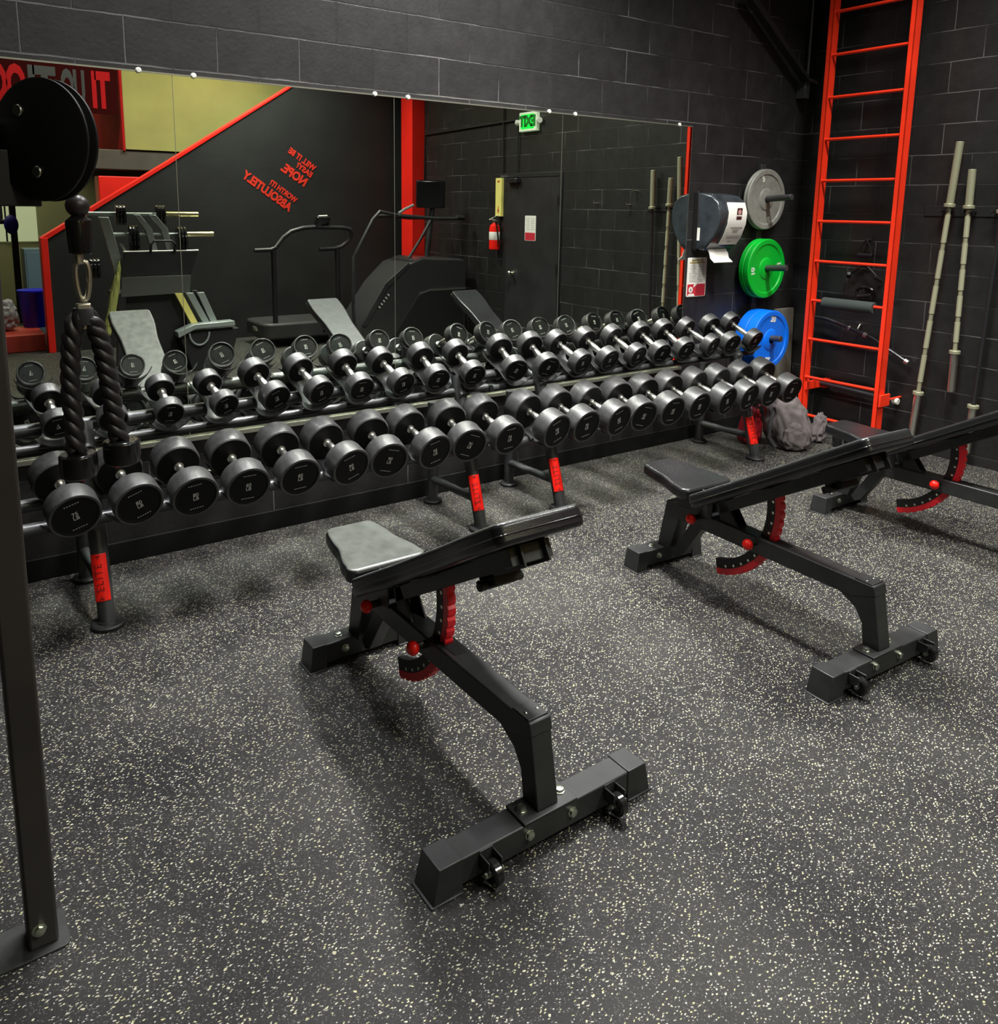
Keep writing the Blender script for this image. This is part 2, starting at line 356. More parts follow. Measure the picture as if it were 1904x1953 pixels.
# upper floor box beyond the stair wall: lit yellow face, red return with letters, soffit and beams
struct('wall_mezzanine', MB().b2((2.27, -3.4, 2.35), (XR, -3.0, 5)), 'olive', smooth=0)
struct('wall_mezzanine_side', MB().b2((2.245, -7.4, 2.33), (2.272, -2.985, 5)), 'darkred', smooth=0)
struct('trim_4', MB().b2((1.6, -3.35, 2.10), (XR, -3.02, 2.34)), 'beam', smooth=0, bevel=.01)
struct('trim_5', MB().b2((1.95, -3.30, 1.55), (XR, -3.04, 2.02)), 'redcol', smooth=0, bevel=.01)
def fit_text(mb, txt, bs, be, ts, y, bold=.03, space=.9):
    """letters stretched onto the parallelogram: baseline start, baseline end, top of the start, all (x, z), on the plane y"""
    vs_, fs_ = text_mb(txt, 1.0, depth=.0, bold=bold, space=space); vs_ = [Vector(v) for v in vs_]
    x0_, x1_ = min(v.x for v in vs_), max(v.x for v in vs_); y0_, y1_ = min(v.y for v in vs_), max(v.y for v in vs_)
    g = lambda v, k: bs[k] + (be[k] - bs[k]) * (v.x - x0_) / (x1_ - x0_) + (ts[k] - bs[k]) * (v.y - y0_) / (y1_ - y0_)
    mb.add([(g(v, 0), y, g(v, 1)) for v in vs_], fs_)
t = thing('banner', 'dark red banner with tall red and grey letters, behind the pulley', 'banner', (1.55, -2.99, 2.75))
MB().b2((-.85, -.02, 0), (.66, 0, 1.2)).build('panel', P('banner_cloth', (.03, .002, .002), .8, spec=.05), t, smooth=0)
for txt, a, b, m_ in (('TI', 2.141, 1.935, 'bannerred'), ('UO', 1.86, 1.60, 'darkgrey'), ('TI', 1.555, 1.27, 'darkgrey'), ('OO', 1.245, .86, 'bannerred')):
    sg = MB(); fit_text(sg, txt, (a - 1.55, .06), (b - 1.55, .06), (a - 1.55, .49), .004, bold=.05)
    if m_ == 'darkgrey' and m_ not in M: M[m_] = P('dull_grey_letters', (.035, .035, .035), .6)
    sg.build('lettering', m_, t, smooth=0)

# door in the side wall
d1 = MB().b2((XR - .012, .06, 0), (XR + .0, 1.035, 2.05)).build('door_1', P('black_door', (.02, .0195, .0205), .45, noise=(4, .25)), smooth=0); d1['kind'] = 'structure'
fr = MB().b2((XR - .018, .01, 0), (XR, .062, 2.10)).b2((XR - .018, 1.033, 0), (XR, 1.085, 2.10)).b2((XR - .018, .062, 2.05), (XR, 1.033, 2.10))
fr.build('door_frame', 'black', d1, bevel=.004)
MB().cyl((XR - .012, .22, .94), (XR - .02, .22, .94), .032).lathe([(.012, 0), (.012, .03), (.027, .04), (.03, .055), (.022, .068), (0.001, .07)], (XR - .02, .22, .94), (-1, 0, 0)).build('door_knob', 'bolt', d1, label='silver door knob')
MB().b2((XR - .07, .12, 1.99), (XR - .013, .34, 2.04)).box((XR - .11, .24, 2.06), (.2, .02, .012), (0, 0, .5)).build('door_closer', 'darkbar', d1, bevel=.004)
for z in (.3, 1.0, 1.75): MB().cyl((XR - .035, 1.034, z), (XR - .035, 1.034, z + .1), .009).build('hinge', 'steel', d1)

# notice: white sheet with coloured foot, lines of print (used on the door and on the mirror wall)
def notice(label, m4, w, h, style):
    t = thing('safety_notice', label, 'notice', m4.translation)
    loc = Matrix.Translation(-m4.translation) @ m4
    plate_mb(rrect(w, h, w * .06), loc, .004).build('sheet', 'paper', t, smooth=0)
    up = MB(); L2 = loc @ Matrix.Translation((0, 0, .0042))
    plate_mb(rrect(w * .93, h * .31, w * .03, cy=-h * .33), L2, .0006).build('red_panel', P('notice_red', (.55, .03, .05), .4), t, smooth=0)
    L3 = loc @ Matrix.Translation((0, 0, .005))
    if style:
        plate_mb([(-w * .12, -h * .17), (w * .06, -h * .17), (-w * .16, -h * .27)], L3, .0005).build('speech_pointer', 'paper', t, smooth=0)
        fg = MB(); a = [(-w * .29 + w * .11 * math.cos(k * PI / 8), -h * .32 + w * .11 * math.sin(k * PI / 8)) for k in range(16)]
        merge(fg, plate_mb(a, L3, .0005)); merge(fg, plate_mb([(-w * .46, -h * .485), (-w * .06, -h * .485), (-w * .12, -h * .42), (-w * .38, -h * .42)], L3, .0006))
        fg.build('round_figure', 'paper', t, smooth=0)
        plate_mb([(-w * .29 + w * .05 * math.cos(k * PI / 5), -h * .32 + w * .06 * math.sin(k * PI / 5)) for k in range(10)], L3 @ Matrix.Translation((0, 0, .0007)), .0004).build('figure_mark', 'grey', t, smooth=0)
        hd = MB()
        for yy, ww in ((.43, .62), (.37, .80)): merge(hd, plate_mb(rrect(w * ww, h * .04, .001, cy=h * yy), L2, .0005))
        hd.build('heading', P('notice_heading', (.38, .30, .10), .6), t, smooth=0)
    tx = MB(); q = random.Random(3)
    for k in range(11 if style else 6):
        y = h * (.31 - .042 * k) if style else h * (.38 - .085 * k)
        for sx in (-1, 1): merge(tx, plate_mb(rrect(w * q.uniform(.24, .38), h * .014, .0005, cx=sx * w * .22, cy=y), L2, .0004))
    tx.build('printed_lines', 'grey', t, smooth=0)
    return t
notice('white notice with a red foot on the black door, seen in the mirror', frame_mat((XR - .013, .545, 1.475), (0, -1, 0), (0, 0, 1)), .20, .285, False)
notice('curled white notice with red foot below the paper towel dispenser', frame_mat((4.688, YB - .002, 1.222), (1, 0, 0), (0, 0, 1)), .205, .285, True)

# ---------------------------------------------------------------- mirrors
names = ['large wall mirror panel, at the pulley end of the mirror row', 'wall mirror panel between the first seam and the middle seam',
         'wall mirror panel that reflects the red column and stair climber', 'last wall mirror panel, beside the paper towel dispenser']
xs = [-.14, 1.044, 2.19, 3.37, 4.555]
clips = {0: (.30, .82), 1: (1.21, 1.62), 2: (2.06 + .14, 2.28), 3: (3.22 + .2, 3.55, 4.46)}
for i in range(4):
    t = thing('wall_mirror', names[i], 'mirror', ((xs[i] + xs[i + 1]) / 2, YB, .57), group='mirror panels on the block wall')
    w2 = (xs[i + 1] - xs[i]) / 2
    MB().b2((-w2 + .0015, -.006, .0), (w2 - .0015, -.001, 1.705)).build('glass', 'mirror', t, smooth=0)
    MB().b2((-w2, -.026, -.014), (w2, -.0005, -.001)).b2((-w2, -.028, -.016), (w2, -.024, .004)).build('bottom_channel', 'edge', t, smooth=0)
    MB().b2((w2 - .0012, -.0065, 0), (w2 + .0012, -.001, 1.705)).build('polished_edge', 'edge', t, smooth=0)
    MB().b2((-w2, -.009, 1.705), (w2, -.0005, 1.712)).build('top_channel', 'edge', t, smooth=0)
cxs = [(.90, 0), (1.14, 1), (2.075, 1), (2.275, 2), (3.26, 2), (3.47, 3), (4.42, 3)]
mirrors = [o for o in C.objects if o.name.startswith('wall_mirror')]
for x, k in cxs:
    mt = mirrors[k]
    c = MB().lathe([(.004, 0), (.013, .002), (.013, .009), (.009, .013), (.001, .0135)], (x - mt.location.x, -.002, 1.712), (0, -1, 0), 16).build('clip', 'white', mt, label='pale plastic mirror clip')

# ---------------------------------------------------------------- dumbbells
def head_mb(r, T, y0, sgn):
    """lathed head; outer face at y0, body runs sgn * T inwards"""
    prof = [(.001, .004), (r * .80, .004), (r * .84, .0015), (r * .89, 0), (r * .965, .0), (r * .99, .0015), (r, .005), (r, T * .88), (r * .985, T * .95), (r * .93, T), (r * .5, T + .001), (.001, T + .001)]
    return MB().lathe(prof, (0, y0, 0), (0, sgn, 0), 48, cap=False)
_meshes = {}
def shared(key, fn, mat):
    if key not in _meshes:
        me = fn().mesh(key[0], 24); me.materials.append(M[mat]); _meshes[key] = me
    return _meshes[key]
def part(name, key, fn, mat, parent):
    o = bpy.data.objects.new(name, shared(key, fn, mat)); C.objects.link(o); o.parent = parent
    if key[0] == 'head' and len(o.data.materials) == 1:      # end face painted darker than the rim, standing in for shade
        o.data.materials.append(M['face']); r = key[1]
        for p in o.data.polygons:
            c = p.center
            if math.hypot(c.x, c.z) < r * .885: p.material_index = 1
    return o
def handle_mb(L, T):
    h = L / 2 - T
    return MB().lathe([(.020, -h - .002), (.020, -h + .008), (.0135, -h + .012), (.0135, -h + .022), (.017, -h + .030), (.0195, 0), (.017, h - .030), (.0135, h - .022), (.0135, h - .012), (.020, h - .008), (.020, h + .002)], (0, 0, 0), (0, 1, 0), 24)
def label_mb(num, r, sgn):
    m4 = frame_mat((0, sgn * .0002, 0), (-sgn, 0, 0), (0, 0, 1))
    mb = MB(); s = r * .25
    put_text(mb, num, s, m4 @ Matrix.Translation((0, s * .36, 0)), bold=s * .012, depth=.0008)
    put_text(mb, 'LB', s * .95, m4 @ Matrix.Translation((0, -s * .42, 0)), bold=s * .012, depth=.0008)
    for y in (.60, -.60):
        for k in range(6): merge(mb, plate_mb(rrect(r * .06, r * .035, .0005, 1, cx=r * (-.25 + .1 * k), cy=r * y), m4, .0006))
    return mb
def dumbbell(label, front, r, T, L, tilt, num, group):
    """front: world point of the centre of the near face"""
    ax = Vector((0, math.cos(tilt), math.sin(tilt))); c = Vector(front) + ax * (L / 2)
    t = thing('dumbbell', label, 'dumbbell', c, (tilt, rnd.uniform(-.4, .4), 0), group)
    for s in (-1, 1):
        h = part('head', ('head', r, T, L, s), lambda: head_mb(r, T, s * L / 2, -s), 'rubber', t)
        lb = part('weight_marking', ('weight_marking', num, r, s), lambda: label_mb(num, r, s), 'num', h)
        lb.location = (0, s * (L / 2 - .003), 0); lb['label'] = 'pale printed weight number'
    part('handle', ('handle', T, L), lambda: handle_mb(L, T), 'chrome', t)['label'] = 'chrome handle'
    return t
ORD = ['first', 'second', 'third', 'fourth', 'fifth', 'sixth', 'seventh', 'eighth', 'ninth', 'tenth']
UX = [.408, .620, .840, 1.059, 1.287, 1.505, 1.730, 1.948, 2.174, 2.399, 2.694, 2.919, 3.143, 3.366, 3.597, 3.831, 4.049, 4.288, 4.515, 4.746]
LX = [.406, .630, .857, 1.081, 1.309, 1.541, 1.765, 1.992, 2.223, 2.450, 2.755, 2.978, 3.218, 3.446, 3.683, 3.914, 4.167, 4.393, 4.631, 4.868]
UZ = [.826, .824, .820, .822, .824, .826, .822, .818, .820, .818, .812, .808, .806, .806, .806, .806, .808, .808, .810, .812]
UN = ['5', '5', '10', '10', '15', '15', '20', '20', '25', '25', '30', '30', '35', '35', '40', '40', '45', '45', '50', '50']
LN = ['75', '80', '80', '85', '85', '90', '90', '95', '95', '75', '70', '70', '65', '65', '60', '60', '55', '55', '50', '50']
TU = math.radians(26.5); TL_ = math.radians(18)
UX = [x * 1.0128 for x in UX]; UZ = [z - .011 for z in UZ]; UY = 3.55
for i in range(20):
    rk = 'left' if i < 10 else 'right'
    if i < 4: r, T, L = .060, .056, .222
    elif i < 10: r, T, L = .069, .064, .262
    else: r, T, L = .074, .064, .282
    dumbbell('black round dumbbell, %s from left on the upper tier of the %s rack' % (ORD[i % 10], rk), (UX[i], UY, UZ[i]), r, T, L, TU, UN[i], 'dumbbells on the upper tiers')
    r, T, L = (.0955, .092, .328) if i < 10 else (.1005 - .0004 * (i - 10), .100, .335)
    dumbbell('black round dumbbell, %s from left on the lower tier of the %s rack' % (ORD[i % 10], rk), (LX[i], 3.262, (.533 if i < 2 else .524 if i < 10 else .512 - .002 * (i - 10))), r, T, L, TL_, LN[i], 'dumbbells on the lower tiers')

# ---------------------------------------------------------------- dumbbell racks
def saddle_mb(r, L):
    """thin curved trough, wide at the two ends and waisted in the middle; axis along y, hooks at the corners"""
    mb = MB(); vs = []; fs = []; NY, NA = 12, 14; th = .004
    for k in (0, 1):
        rr = r + th * k
        for i in range(NY + 1):
            u = -1 + 2 * i / NY; y = u * L / 2
            half = math.radians(22 + 46 * abs(u) ** 2.2)
            for j in range(NA + 1):
                a = -PI / 2 + half * (-1 + 2 * j / NA); vs.append((rr * math.cos(a), y, rr * math.sin(a)))
    n = (NY + 1) * (NA + 1); q = lambda k, i, j: k * n + i * (NA + 1) + j
    for i in range(NY):
        for j in range(NA):
            fs.append((q(0, i, j), q(0, i, j + 1), q(0, i + 1, j + 1), q(0, i + 1, j))); fs.append((q(1, i, j), q(1, i + 1, j), q(1, i + 1, j + 1), q(1, i, j + 1)))
    for i in range(NY):
        for j in (0, NA): fs.append((q(0, i, j), q(0, i + 1, j), q(1, i + 1, j), q(1, i, j)))
    for j in range(NA):
        for i in (0, NY): fs.append((q(0, i, j), q(0, i, j + 1), q(1, i, j + 1), q(1, i, j)))
    mb.add(vs, fs)
    return mb
def rack(label, x1, x2, xa, xb, ux, lx, zu, zl, rl):
    x0 = (x1 + x2) / 2
    t = thing('dumbbell_rack', label, 'rack', (x0, 3.4, 0), group='two-tier dumbbell racks')
    k = .314
    for x in (x1, x2):
        X = x - x0
        lg = MB().cyl((X, 0, .012), (X, k * .80, .80), .034, n=28).build('leg', 'rack', t, label='leaning front leg tube')
        MB().lathe([(.062, 0), (.066, .003), (.066, .014), (.060, .019), (.040, .020), (.037, .026)], (X, 0, 0), (0, 0, 1), 32).build('foot_ring', 'black', lg)
        lg = MB().cyl((X, .50, .012), (X, .50, .60), .030, n=24).build('leg', 'rack', t, label='upright rear leg tube')
        MB().lathe([(.052, 0), (.056, .003), (.056, .014), (.052, .018), (.034, .020)], (X, .50, 0), (0, 0, 1), 28).build('foot_ring', 'black', lg)
        MB().cyl((X, k * .155 + .01, .155), (X, .50, .145), .023, n=20).build('side_strut', 'rack', t)
        MB().cyl((X, .07, .405), (X, .42, .53), .024, n=20).build('tier_arm', 'rack', t)
        MB().cyl((X, .18, .695), (X, .42, .79), .022, n=20).build('tier_arm', 'rack', t)
        # badge: raised red plate with debossed letters, running up the leg
        a = Vector((0, k, 1)).normalized(); f = Vector((-.38, -1, 0)).normalized()
        nrm = (f - a * f.dot(a)).normalized(); rt = a.cross(nrm).normalized() * -1
        o0 = Vector((X, k * .19, .19)) + nrm * .031
        m4 = frame_mat(o0, rt if rt.x > 0 else -rt, a)
        pl = MB(); W, H = .058, .19; n_ = 10; vs = []; fs = []
        bd = MB()
        for kk in (0, 1):
            for ii in range(n_ + 1):
                s_ = -1 + 2 * ii / n_
                for yy in (-H / 2, H / 2): vs.append((s_ * W / 2, yy, (.008 if kk else -.004) - .012 * s_ * s_))
        nn = 2 * (n_ + 1)
        for ii in range(n_):
            b0 = 2 * ii
            fs += [(b0, b0 + 2, b0 + 3, b0 + 1), (nn + b0, nn + b0 + 1, nn + b0 + 3, nn + b0 + 2), (b0, nn + b0, nn + b0 + 2, b0 + 2), (b0 + 1, b0 + 3, nn + b0 + 3, nn + b0 + 1)]
        fs += [(0, 1, nn + 1, nn), (2 * n_, nn + 2 * n_, nn + 2 * n_ + 1, 2 * n_ + 1)]
        bd.add(xf([Vector(v) for v in vs], m4), fs)
        bg = bd.build('badge', 'red', t, bevel=.002, label='bright red nameplate')
        tx = MB(); mt = m4 @ Matrix.Translation((0, 0, .0075)) @ Matrix.Rotation(PI / 2, 4, 'Z')
        put_text(tx, 'ELITE', .040, mt, depth=.001, space=1.25)
        for s_ in (-1, 1):
            merge(tx, plate_mb(rrect(.012, .004, .0008, 2, cx=s_ * .080), mt, .001)); merge(tx, plate_mb(rrect(.004, .018, .0008, 2, cx=s_ * .086), mt, .001))
        tx.build('lettering', P('debossed_red', (.16, .0, .0), .6), bg, smooth=0)
    ra = lambda y, z, r_=.0265: MB().cyl((xa - x0, y - 3.4, z), (xb - x0, y - 3.4, z), r_, n=24).build('rail', 'rack', t, label='long horizontal support tube')
    ra(3.635, zu[0], .019); ra(3.755, zu[1], .029); ra(3.455, zl[0]); ra(3.60, zl[1])
    for X in ux:
        s_ = part('saddle', ('saddle', rl[0]), lambda: saddle_mb(rl[0] + .007, .265), 'steel', t)
        ax = Vector((0, math.cos(TU), math.sin(TU))); c = Vector((X - x0, UY - 3.4, zu[2] + .006)) + ax * .118
        s_.location = c; s_.rotation_euler = (TU, 0, 0)
    for X in lx:
        s_ = part('saddle', ('saddle', rl[1]), lambda: saddle_mb(rl[1] + .004, .25), 'steel', t)
        ax = Vector((0, math.cos(TL_), math.sin(TL_))); c = Vector((X - x0, 3.262 - 3.4, zl[2] + .009)) + ax * .17
        s_.location = c; s_.rotation_euler = (TL_, 0, 0)
    return t
rack('black two-tier dumbbell rack behind the nearest bench, on the left', .525, 2.375, .25, 2.565, UX[:10], LX[:10], (.716, .766, .811), (.446, .497, .524), (.079, .1035))
rack('black two-tier dumbbell rack in front of the coloured plates, on the right', 2.93, 4.70, 2.60, 4.90, UX[10:], LX[10:], (.704, .754, .797), (.428, .479, .506), (.085, .1085))

# ---------------------------------------------------------------- adjustable benches
def pad_mb(outline, th, m4):
    return plate_mb(outline, m4, th)
def pad_outline(L, prof, r=.035):
    """prof: [(t, halfwidth)] along the length 0..L; rounded corners"""
    R_ = []; n = 6
    def hw(t):
        for (a, b), (c, d) in zip(prof, prof[1:]):
            if a <= t <= c: u = (t - a) / (c - a); u = u * u * (3 - 2 * u); return b + (d - b) * u
        return prof[-1][1]
    side = []
    w0 = hw(0); w1 = hw(L)
    for i in range(n + 1):
        a = PI / 2 * i / n; side.append((w0 - r + r * math.sin(a), r - r * math.cos(a)))
    for i in range(1, 16): y = r + (L - 2 * r) * i / 16; side.append((hw(y), y))
    for i in range(n + 1):
        a = PI / 2 * i / n; side.append((w1 - r + r * math.cos(a), L - r + r * math.sin(a)))
    return side + [(-x, y) for x, y in reversed(side)]
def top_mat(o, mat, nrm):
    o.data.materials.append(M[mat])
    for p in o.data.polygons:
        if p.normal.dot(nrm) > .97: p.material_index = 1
def bench(label, x, y, rz, seatmat, fw=.35):
    t = thing('weight_bench', label, 'bench', (x, y, 0), (0, 0, rz), 'adjustable benches')
    # front crossbar with rubber end caps
    cb_ = MB().b2((-fw + .05, -.041, .018), (fw - .05, .041, .092)).build('front_crossbar', 'steel', t, bevel=.004)
    for s in (-1, 1):
        c = MB(); a, b = s * (fw - .075), s * (fw - .005); c2 = s * (fw + .015)
        vs = [(a, -.044, .0), (a, .044, .0), (a, .044, .096), (a, -.044, .096), (c2, -.047, 0), (c2, .048, 0), (b, .044, .096), (b, -.044, .096)]
        c.add(vs, [(0, 1, 2, 3), (4, 7, 6, 5), (0, 3, 7, 4), (1, 5, 6, 2), (3, 2, 6, 7), (0, 4, 5, 1)])
        c.b2((min(a, c2 + s * .006), -.050, 0), (max(a, c2 + s * .006), .052, .005))
        c.build('end_cap', 'steel', cb_, bevel=.004)
        br_ = MB().b2((s * .215 - .022, -.085, .045), (s * .215 - .018, -.038, .085)).b2((s * .215 + .018, -.085, .045), (s * .215 + .022, -.038, .085)).b2((s * .215 - .022, -.044, .045), (s * .215 + .022, -.04, .09))
        br_.build('wheel_bracket', 'steel', t, bevel=.002)
        wh = MB().lathe([(.008, -.014), (.026, -.014), (.032, -.009), (.032, .009), (.026, .014), (.008, .014)], (s * .215, -.078, .045), (1, 0, 0), 28)
        w_ = wh.build('wheel', 'gloss', t, label='small glossy black transport wheel')
        MB().cyl((s * .215 - .028, -.078, .047), (s * .215 + .028, -.078, .047), .0075, n=6).build('axle_bolt', 'bolt', w_)
        MB().lathe([(.015, 0), (.015, .003), (.012, .004), (.012, .011), (.006, .013)], (s * .075, -.041, .062), (0, -1, 0), 8).build('bolt', 'bolt', t, label='zinc hex bolt')
    fp = MB().b2((-.092, -.044, .092), (.092, .044, .099)).build('foot_plate', 'steel', t, bevel=.002)
    for s in (-1, 1): MB().lathe([(.016, 0), (.016, .003), (.013, .004), (.013, .012), (.006, .014)], (s * .066, .004, .099), (0, 0, 1), 8).build('bolt', 'bolt', fp, label='zinc hex bolt')
    # post with flared throat, and the main spine
    post = [(-.038, .107), (.030, .107), (.045, .20), (.085, .255), (.150, .290), (.150, .33), (-.045, .33), (-.062, .350)]
    MB().prism([(-.028, .099), (.040, .099), (.052, .18), (.085, .228), (.15, .262), (.15, .28), (.022, .30), (.017, .334)], 0, -.036, .036).build('front_post', 'steel', t, bevel=.004)
    spine = [(-.064, .362), (-.056, .285), (.90, .272), (1.01, .215), (1.055, .098), (1.135, .098), (1.085, .352), (.60, .358)]
    MB().prism([(.016, .338), (.006, .300), (.10, .265), (1.0, .262), (1.055, .090), (1.135, .090), (1.088, .332), (1.072, .340)], 0, -.0385, .0385).build('spine', 'steel', t, bevel=.005, label='long square steel spine')
    MB().prism([(.86, .278), (.93, .278), (1.045, .095), (1.02, .070), (.985, .085)], 0, -.026, .026).build('gusset', 'steel', t, bevel=.003)
    ep = MB().b2((-.034, .024, .338), (.034, .096, .3425)).build('end_plate', 'steel', t, bevel=.0015)
    for s in (-1, 1): MB().lathe([(.005, 0), (.005, .001), (.003, .0025), (.0005, .003)], (s * .02, .055, .3425), (0, 0, 1), 10).build('rivet', 'bolt', ep)
    MB().b2((-.02, .41, .3375), (.02, .545, .3402)).build('slot', 'gap', t, smooth=0, label='dark slot for the ladder arc')
    # rear crossbar
    rb = MB().b2((-.20, 1.085, .02), (.20, 1.165, .095)).build('rear_crossbar', 'steel', t, bevel=.004)
    for s in (-1, 1):
        c = MB(); a, b, c2 = s * .15, s * .205, s * .217
        vs = [(a, 1.080, 0), (a, 1.170, 0), (a, 1.170, .099), (a, 1.080, .099), (c2, 1.076, 0), (c2, 1.174, 0), (b, 1.168, .099), (b, 1.082, .099)]
        c.add(vs, [(0, 1, 2, 3), (4, 7, 6, 5), (0, 3, 7, 4), (1, 5, 6, 2), (3, 2, 6, 7), (0, 4, 5, 1)])
        c.b2((min(a, c2 + s * .006), 1.072, 0), (max(a, c2 + s * .006), 1.178, .005)); c.build('end_cap', 'steel', rb, bevel=.004)
        MB().lathe([(.015, 0), (.015, .003), (.012, .004), (.012, .011), (.006, .013)], (s * .075, 1.085, .06), (0, -1, 0), 8).build('bolt', 'bolt', t, label='zinc hex bolt')
        MB().lathe([(.015, 0), (.015, .003), (.012, .004), (.012, .011), (.006, .013)], (s * .085, 1.125, .095), (0, 0, 1), 8).build('bolt', 'bolt', t, label='zinc hex bolt')
    # back pad: starts at the hip, rises towards the front crossbar
    an = math.radians(30.2); hip = Vector((0, .845, .452)); d = Vector((0, -math.cos(an), math.sin(an)))
    m4 = frame_mat(hip, (-1, 0, 0), d)      # z = x cross y points up out of the pad
    if m4.to_3x3().col[2].z < 0: m4 = frame_mat(hip, (1, 0, 0), d)
    PT = .062
    mpad = m4 @ Matrix.Translation((0, 0, -PT))
    ol = pad_outline(.93, [(0, .172), (.10, .165), (.30, .128), (.55, .128), (.80, .150), (.93, .146)], .03)
    bp = pad_mb(ol, PT, mpad).build('back_pad', 'vinyl', t, bevel=.013, seg=4, label='long glossy black padded backrest'); top_mat(bp, seatmat if seatmat != 'vinyl' else ('vinylsheen' if x < 4 else 'vinyl'), m4.to_3x3().col[2])
    sm = MB(); 
    pipe = [mpad @ Vector((x_ * 1.004, y_ , PT * .45)) for x_, y_ in pad_outline(.93, [(0, .1735), (.10, .1665), (.30, .1295), (.55, .1295), (.80, .1515), (.93, .1475)], .03)]
    sm.tube(pipe, .0028, 6, closed=True).build('piping', 'gloss', bp)
    mb_ = m4 @ Matrix.Translation((0, 0, -PT - .052))
    bb = MB().b2((-.03, .02, 0), (.03, .66, .05)).b2((-.10, .30, .044), (.10, .36, .052)); bb.v = xf(bb.v, mb_); bb.build('pad_beam', 'steel', t, bevel=.003)
    hb = MB().b2((-.045, .62, -.010), (-.037, .86, .052)).b2((.037, .62, -.010), (.045, .86, .052)).b2((-.045, .62, -.01), (.045, .70, .0)).b2((-.07, .80, .0), (.07, .84, .05)); hb.v = xf(hb.v, mb_)
    hb.build('pad_bracket', 'steel', t, bevel=.002)
    hh = MB().cyl((-.075, .655, -.025), (.075, .655, -.025), .014).b2((-.048, .60, -.035), (.048, .70, -.008)); hh.v = xf(hh.v, mb_); hh.build('lift_handle', 'black', t, bevel=.003)
    # seat
    st = math.radians(4.5); ms = frame_mat((0, .86, .470), (1, 0, 0), (0, math.cos(st), math.sin(st))) @ Matrix.Translation((0, 0, -.055))
    so = pad_outline(.345, [(0, .155), (.06, .150), (.20, .118), (.345, .102)], .035)
    sp_ = pad_mb(so, .055, ms).build('seat', 'vinyl', t, bevel=.013, seg=4, label='worn padded seat, pale with painted sheen' if seatmat == 'vinylwornsheen' else 'padded black seat')
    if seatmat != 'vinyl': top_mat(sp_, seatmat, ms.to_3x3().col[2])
    sbm = MB().b2((-.03, -.02, -.045), (.03, .25, 0)); sbm.v = xf(sbm.v, ms); sbm.build('seat_beam', 'steel', t, bevel=.003)
    MB().prism([(.80, .33), (1.03, .345), (.99, .43), (.87, .46), (.80, .44)], 0, -.045, -.0385).prism([(.80, .33), (1.03, .345), (.99, .43), (.87, .46), (.80, .44)], 0, .0385, .045).build('hinge_plate', 'steel', t, bevel=.002)
    MB().prism([(.66, .338), (.76, .338), (.78, .43), (.74, .44)], 0, .022, .030).prism([(.66, .338), (.76, .338), (.78, .43), (.74, .44)], 0, -.030, -.022).build('rear_bracket', 'black', t, bevel=.002)
    # ladder arc: black inner plate, red toothed strip on its outer edge
    cy, cz = .848, .46
    def arc(r0, r1, a0, a1, n, x0_, x1_, teeth=0):
        mb = MB(); pi_, po_ = [], []
        for i in range(n + 1):
            a = a0 + (a1 - a0) * i / n; rr = r1 - (teeth if (i % 4 == 0) else 0) * 1.0 + (0 if i % 4 else 0)
            pi_.append((cy - r0 * math.cos(a), cz + r0 * math.sin(a))); po_.append((cy - rr * math.cos(a), cz + rr * math.sin(a)))
        vs = [(x0_, *p) for p in pi_] + [(x0_, *p) for p in po_] + [(x1_, *p) for p in pi_] + [(x1_, *p) for p in po_]; m_ = n + 1; fs = []
        for i in range(n):
            fs += [(i, i + 1, m_ + i + 1, m_ + i), (2 * m_ + i, 3 * m_ + i, 3 * m_ + i + 1, 2 * m_ + i + 1), (m_ + i, m_ + i + 1, 3 * m_ + i + 1, 3 * m_ + i), (i, 2 * m_ + i, 2 * m_ + i + 1, i + 1)]
        fs += [(0, m_, 3 * m_, 2 * m_), (n, 2 * m_ + n, 3 * m_ + n, m_ + n)]
        return mb.add(vs, fs)
    a0, a1 = math.radians(14), math.radians(-79)
    ac = arc(.318, .362, a0, a1, 40, -.014, .014).build('ladder_arc', 'black', t, bevel=.001, label='curved black adjustment arc')
    for i in range(11):
        a = a0 + (a1 - a0) * (i + .8) / 12
        MB().lathe([(.0001, 0), (.005, 0), (.006, .001), (.0001, .0012)], (-.0142, cy - .350 * math.cos(a), cz + .350 * math.sin(a)), (-1, 0, 0), 10, cap=False).build('adjustment_hole', 'bolt', ac, smooth=0)
    arc(.360, .389, a0, a1, 64, -.015, .015, .007).build('toothed_strip', 'redteeth', t, bevel=.001, label='red toothed strip on the arc')
    # red pull knobs on the near side
    for (ky, kz) in ((.885, .315), (.56, .312)):
        k_ = MB().cyl((-.0385, ky, kz), (-.066, ky, kz), .013, n=16).build('knob_stem', 'black', t)
        MB().lathe([(.010, 0), (.012, .004), (.021, .012), (.024, .022), (.021, .032), (.012, .040), (.001, .042)], (-.062, ky, kz), (-1, 0, 0), 24).build('pull_knob', 'red', k_, label='red pull knob')
    return t
bench('nearest black adjustable bench, with a worn seat, pale with painted sheen', 1.285, 1.532, 0, 'vinylwornsheen', .362)
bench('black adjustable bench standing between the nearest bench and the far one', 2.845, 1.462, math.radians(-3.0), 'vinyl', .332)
bench('farthest black adjustable bench, by the leaning barbells, cut off by the picture edge', 4.335, 1.42, math.radians(-.5), 'vinyl', .345)

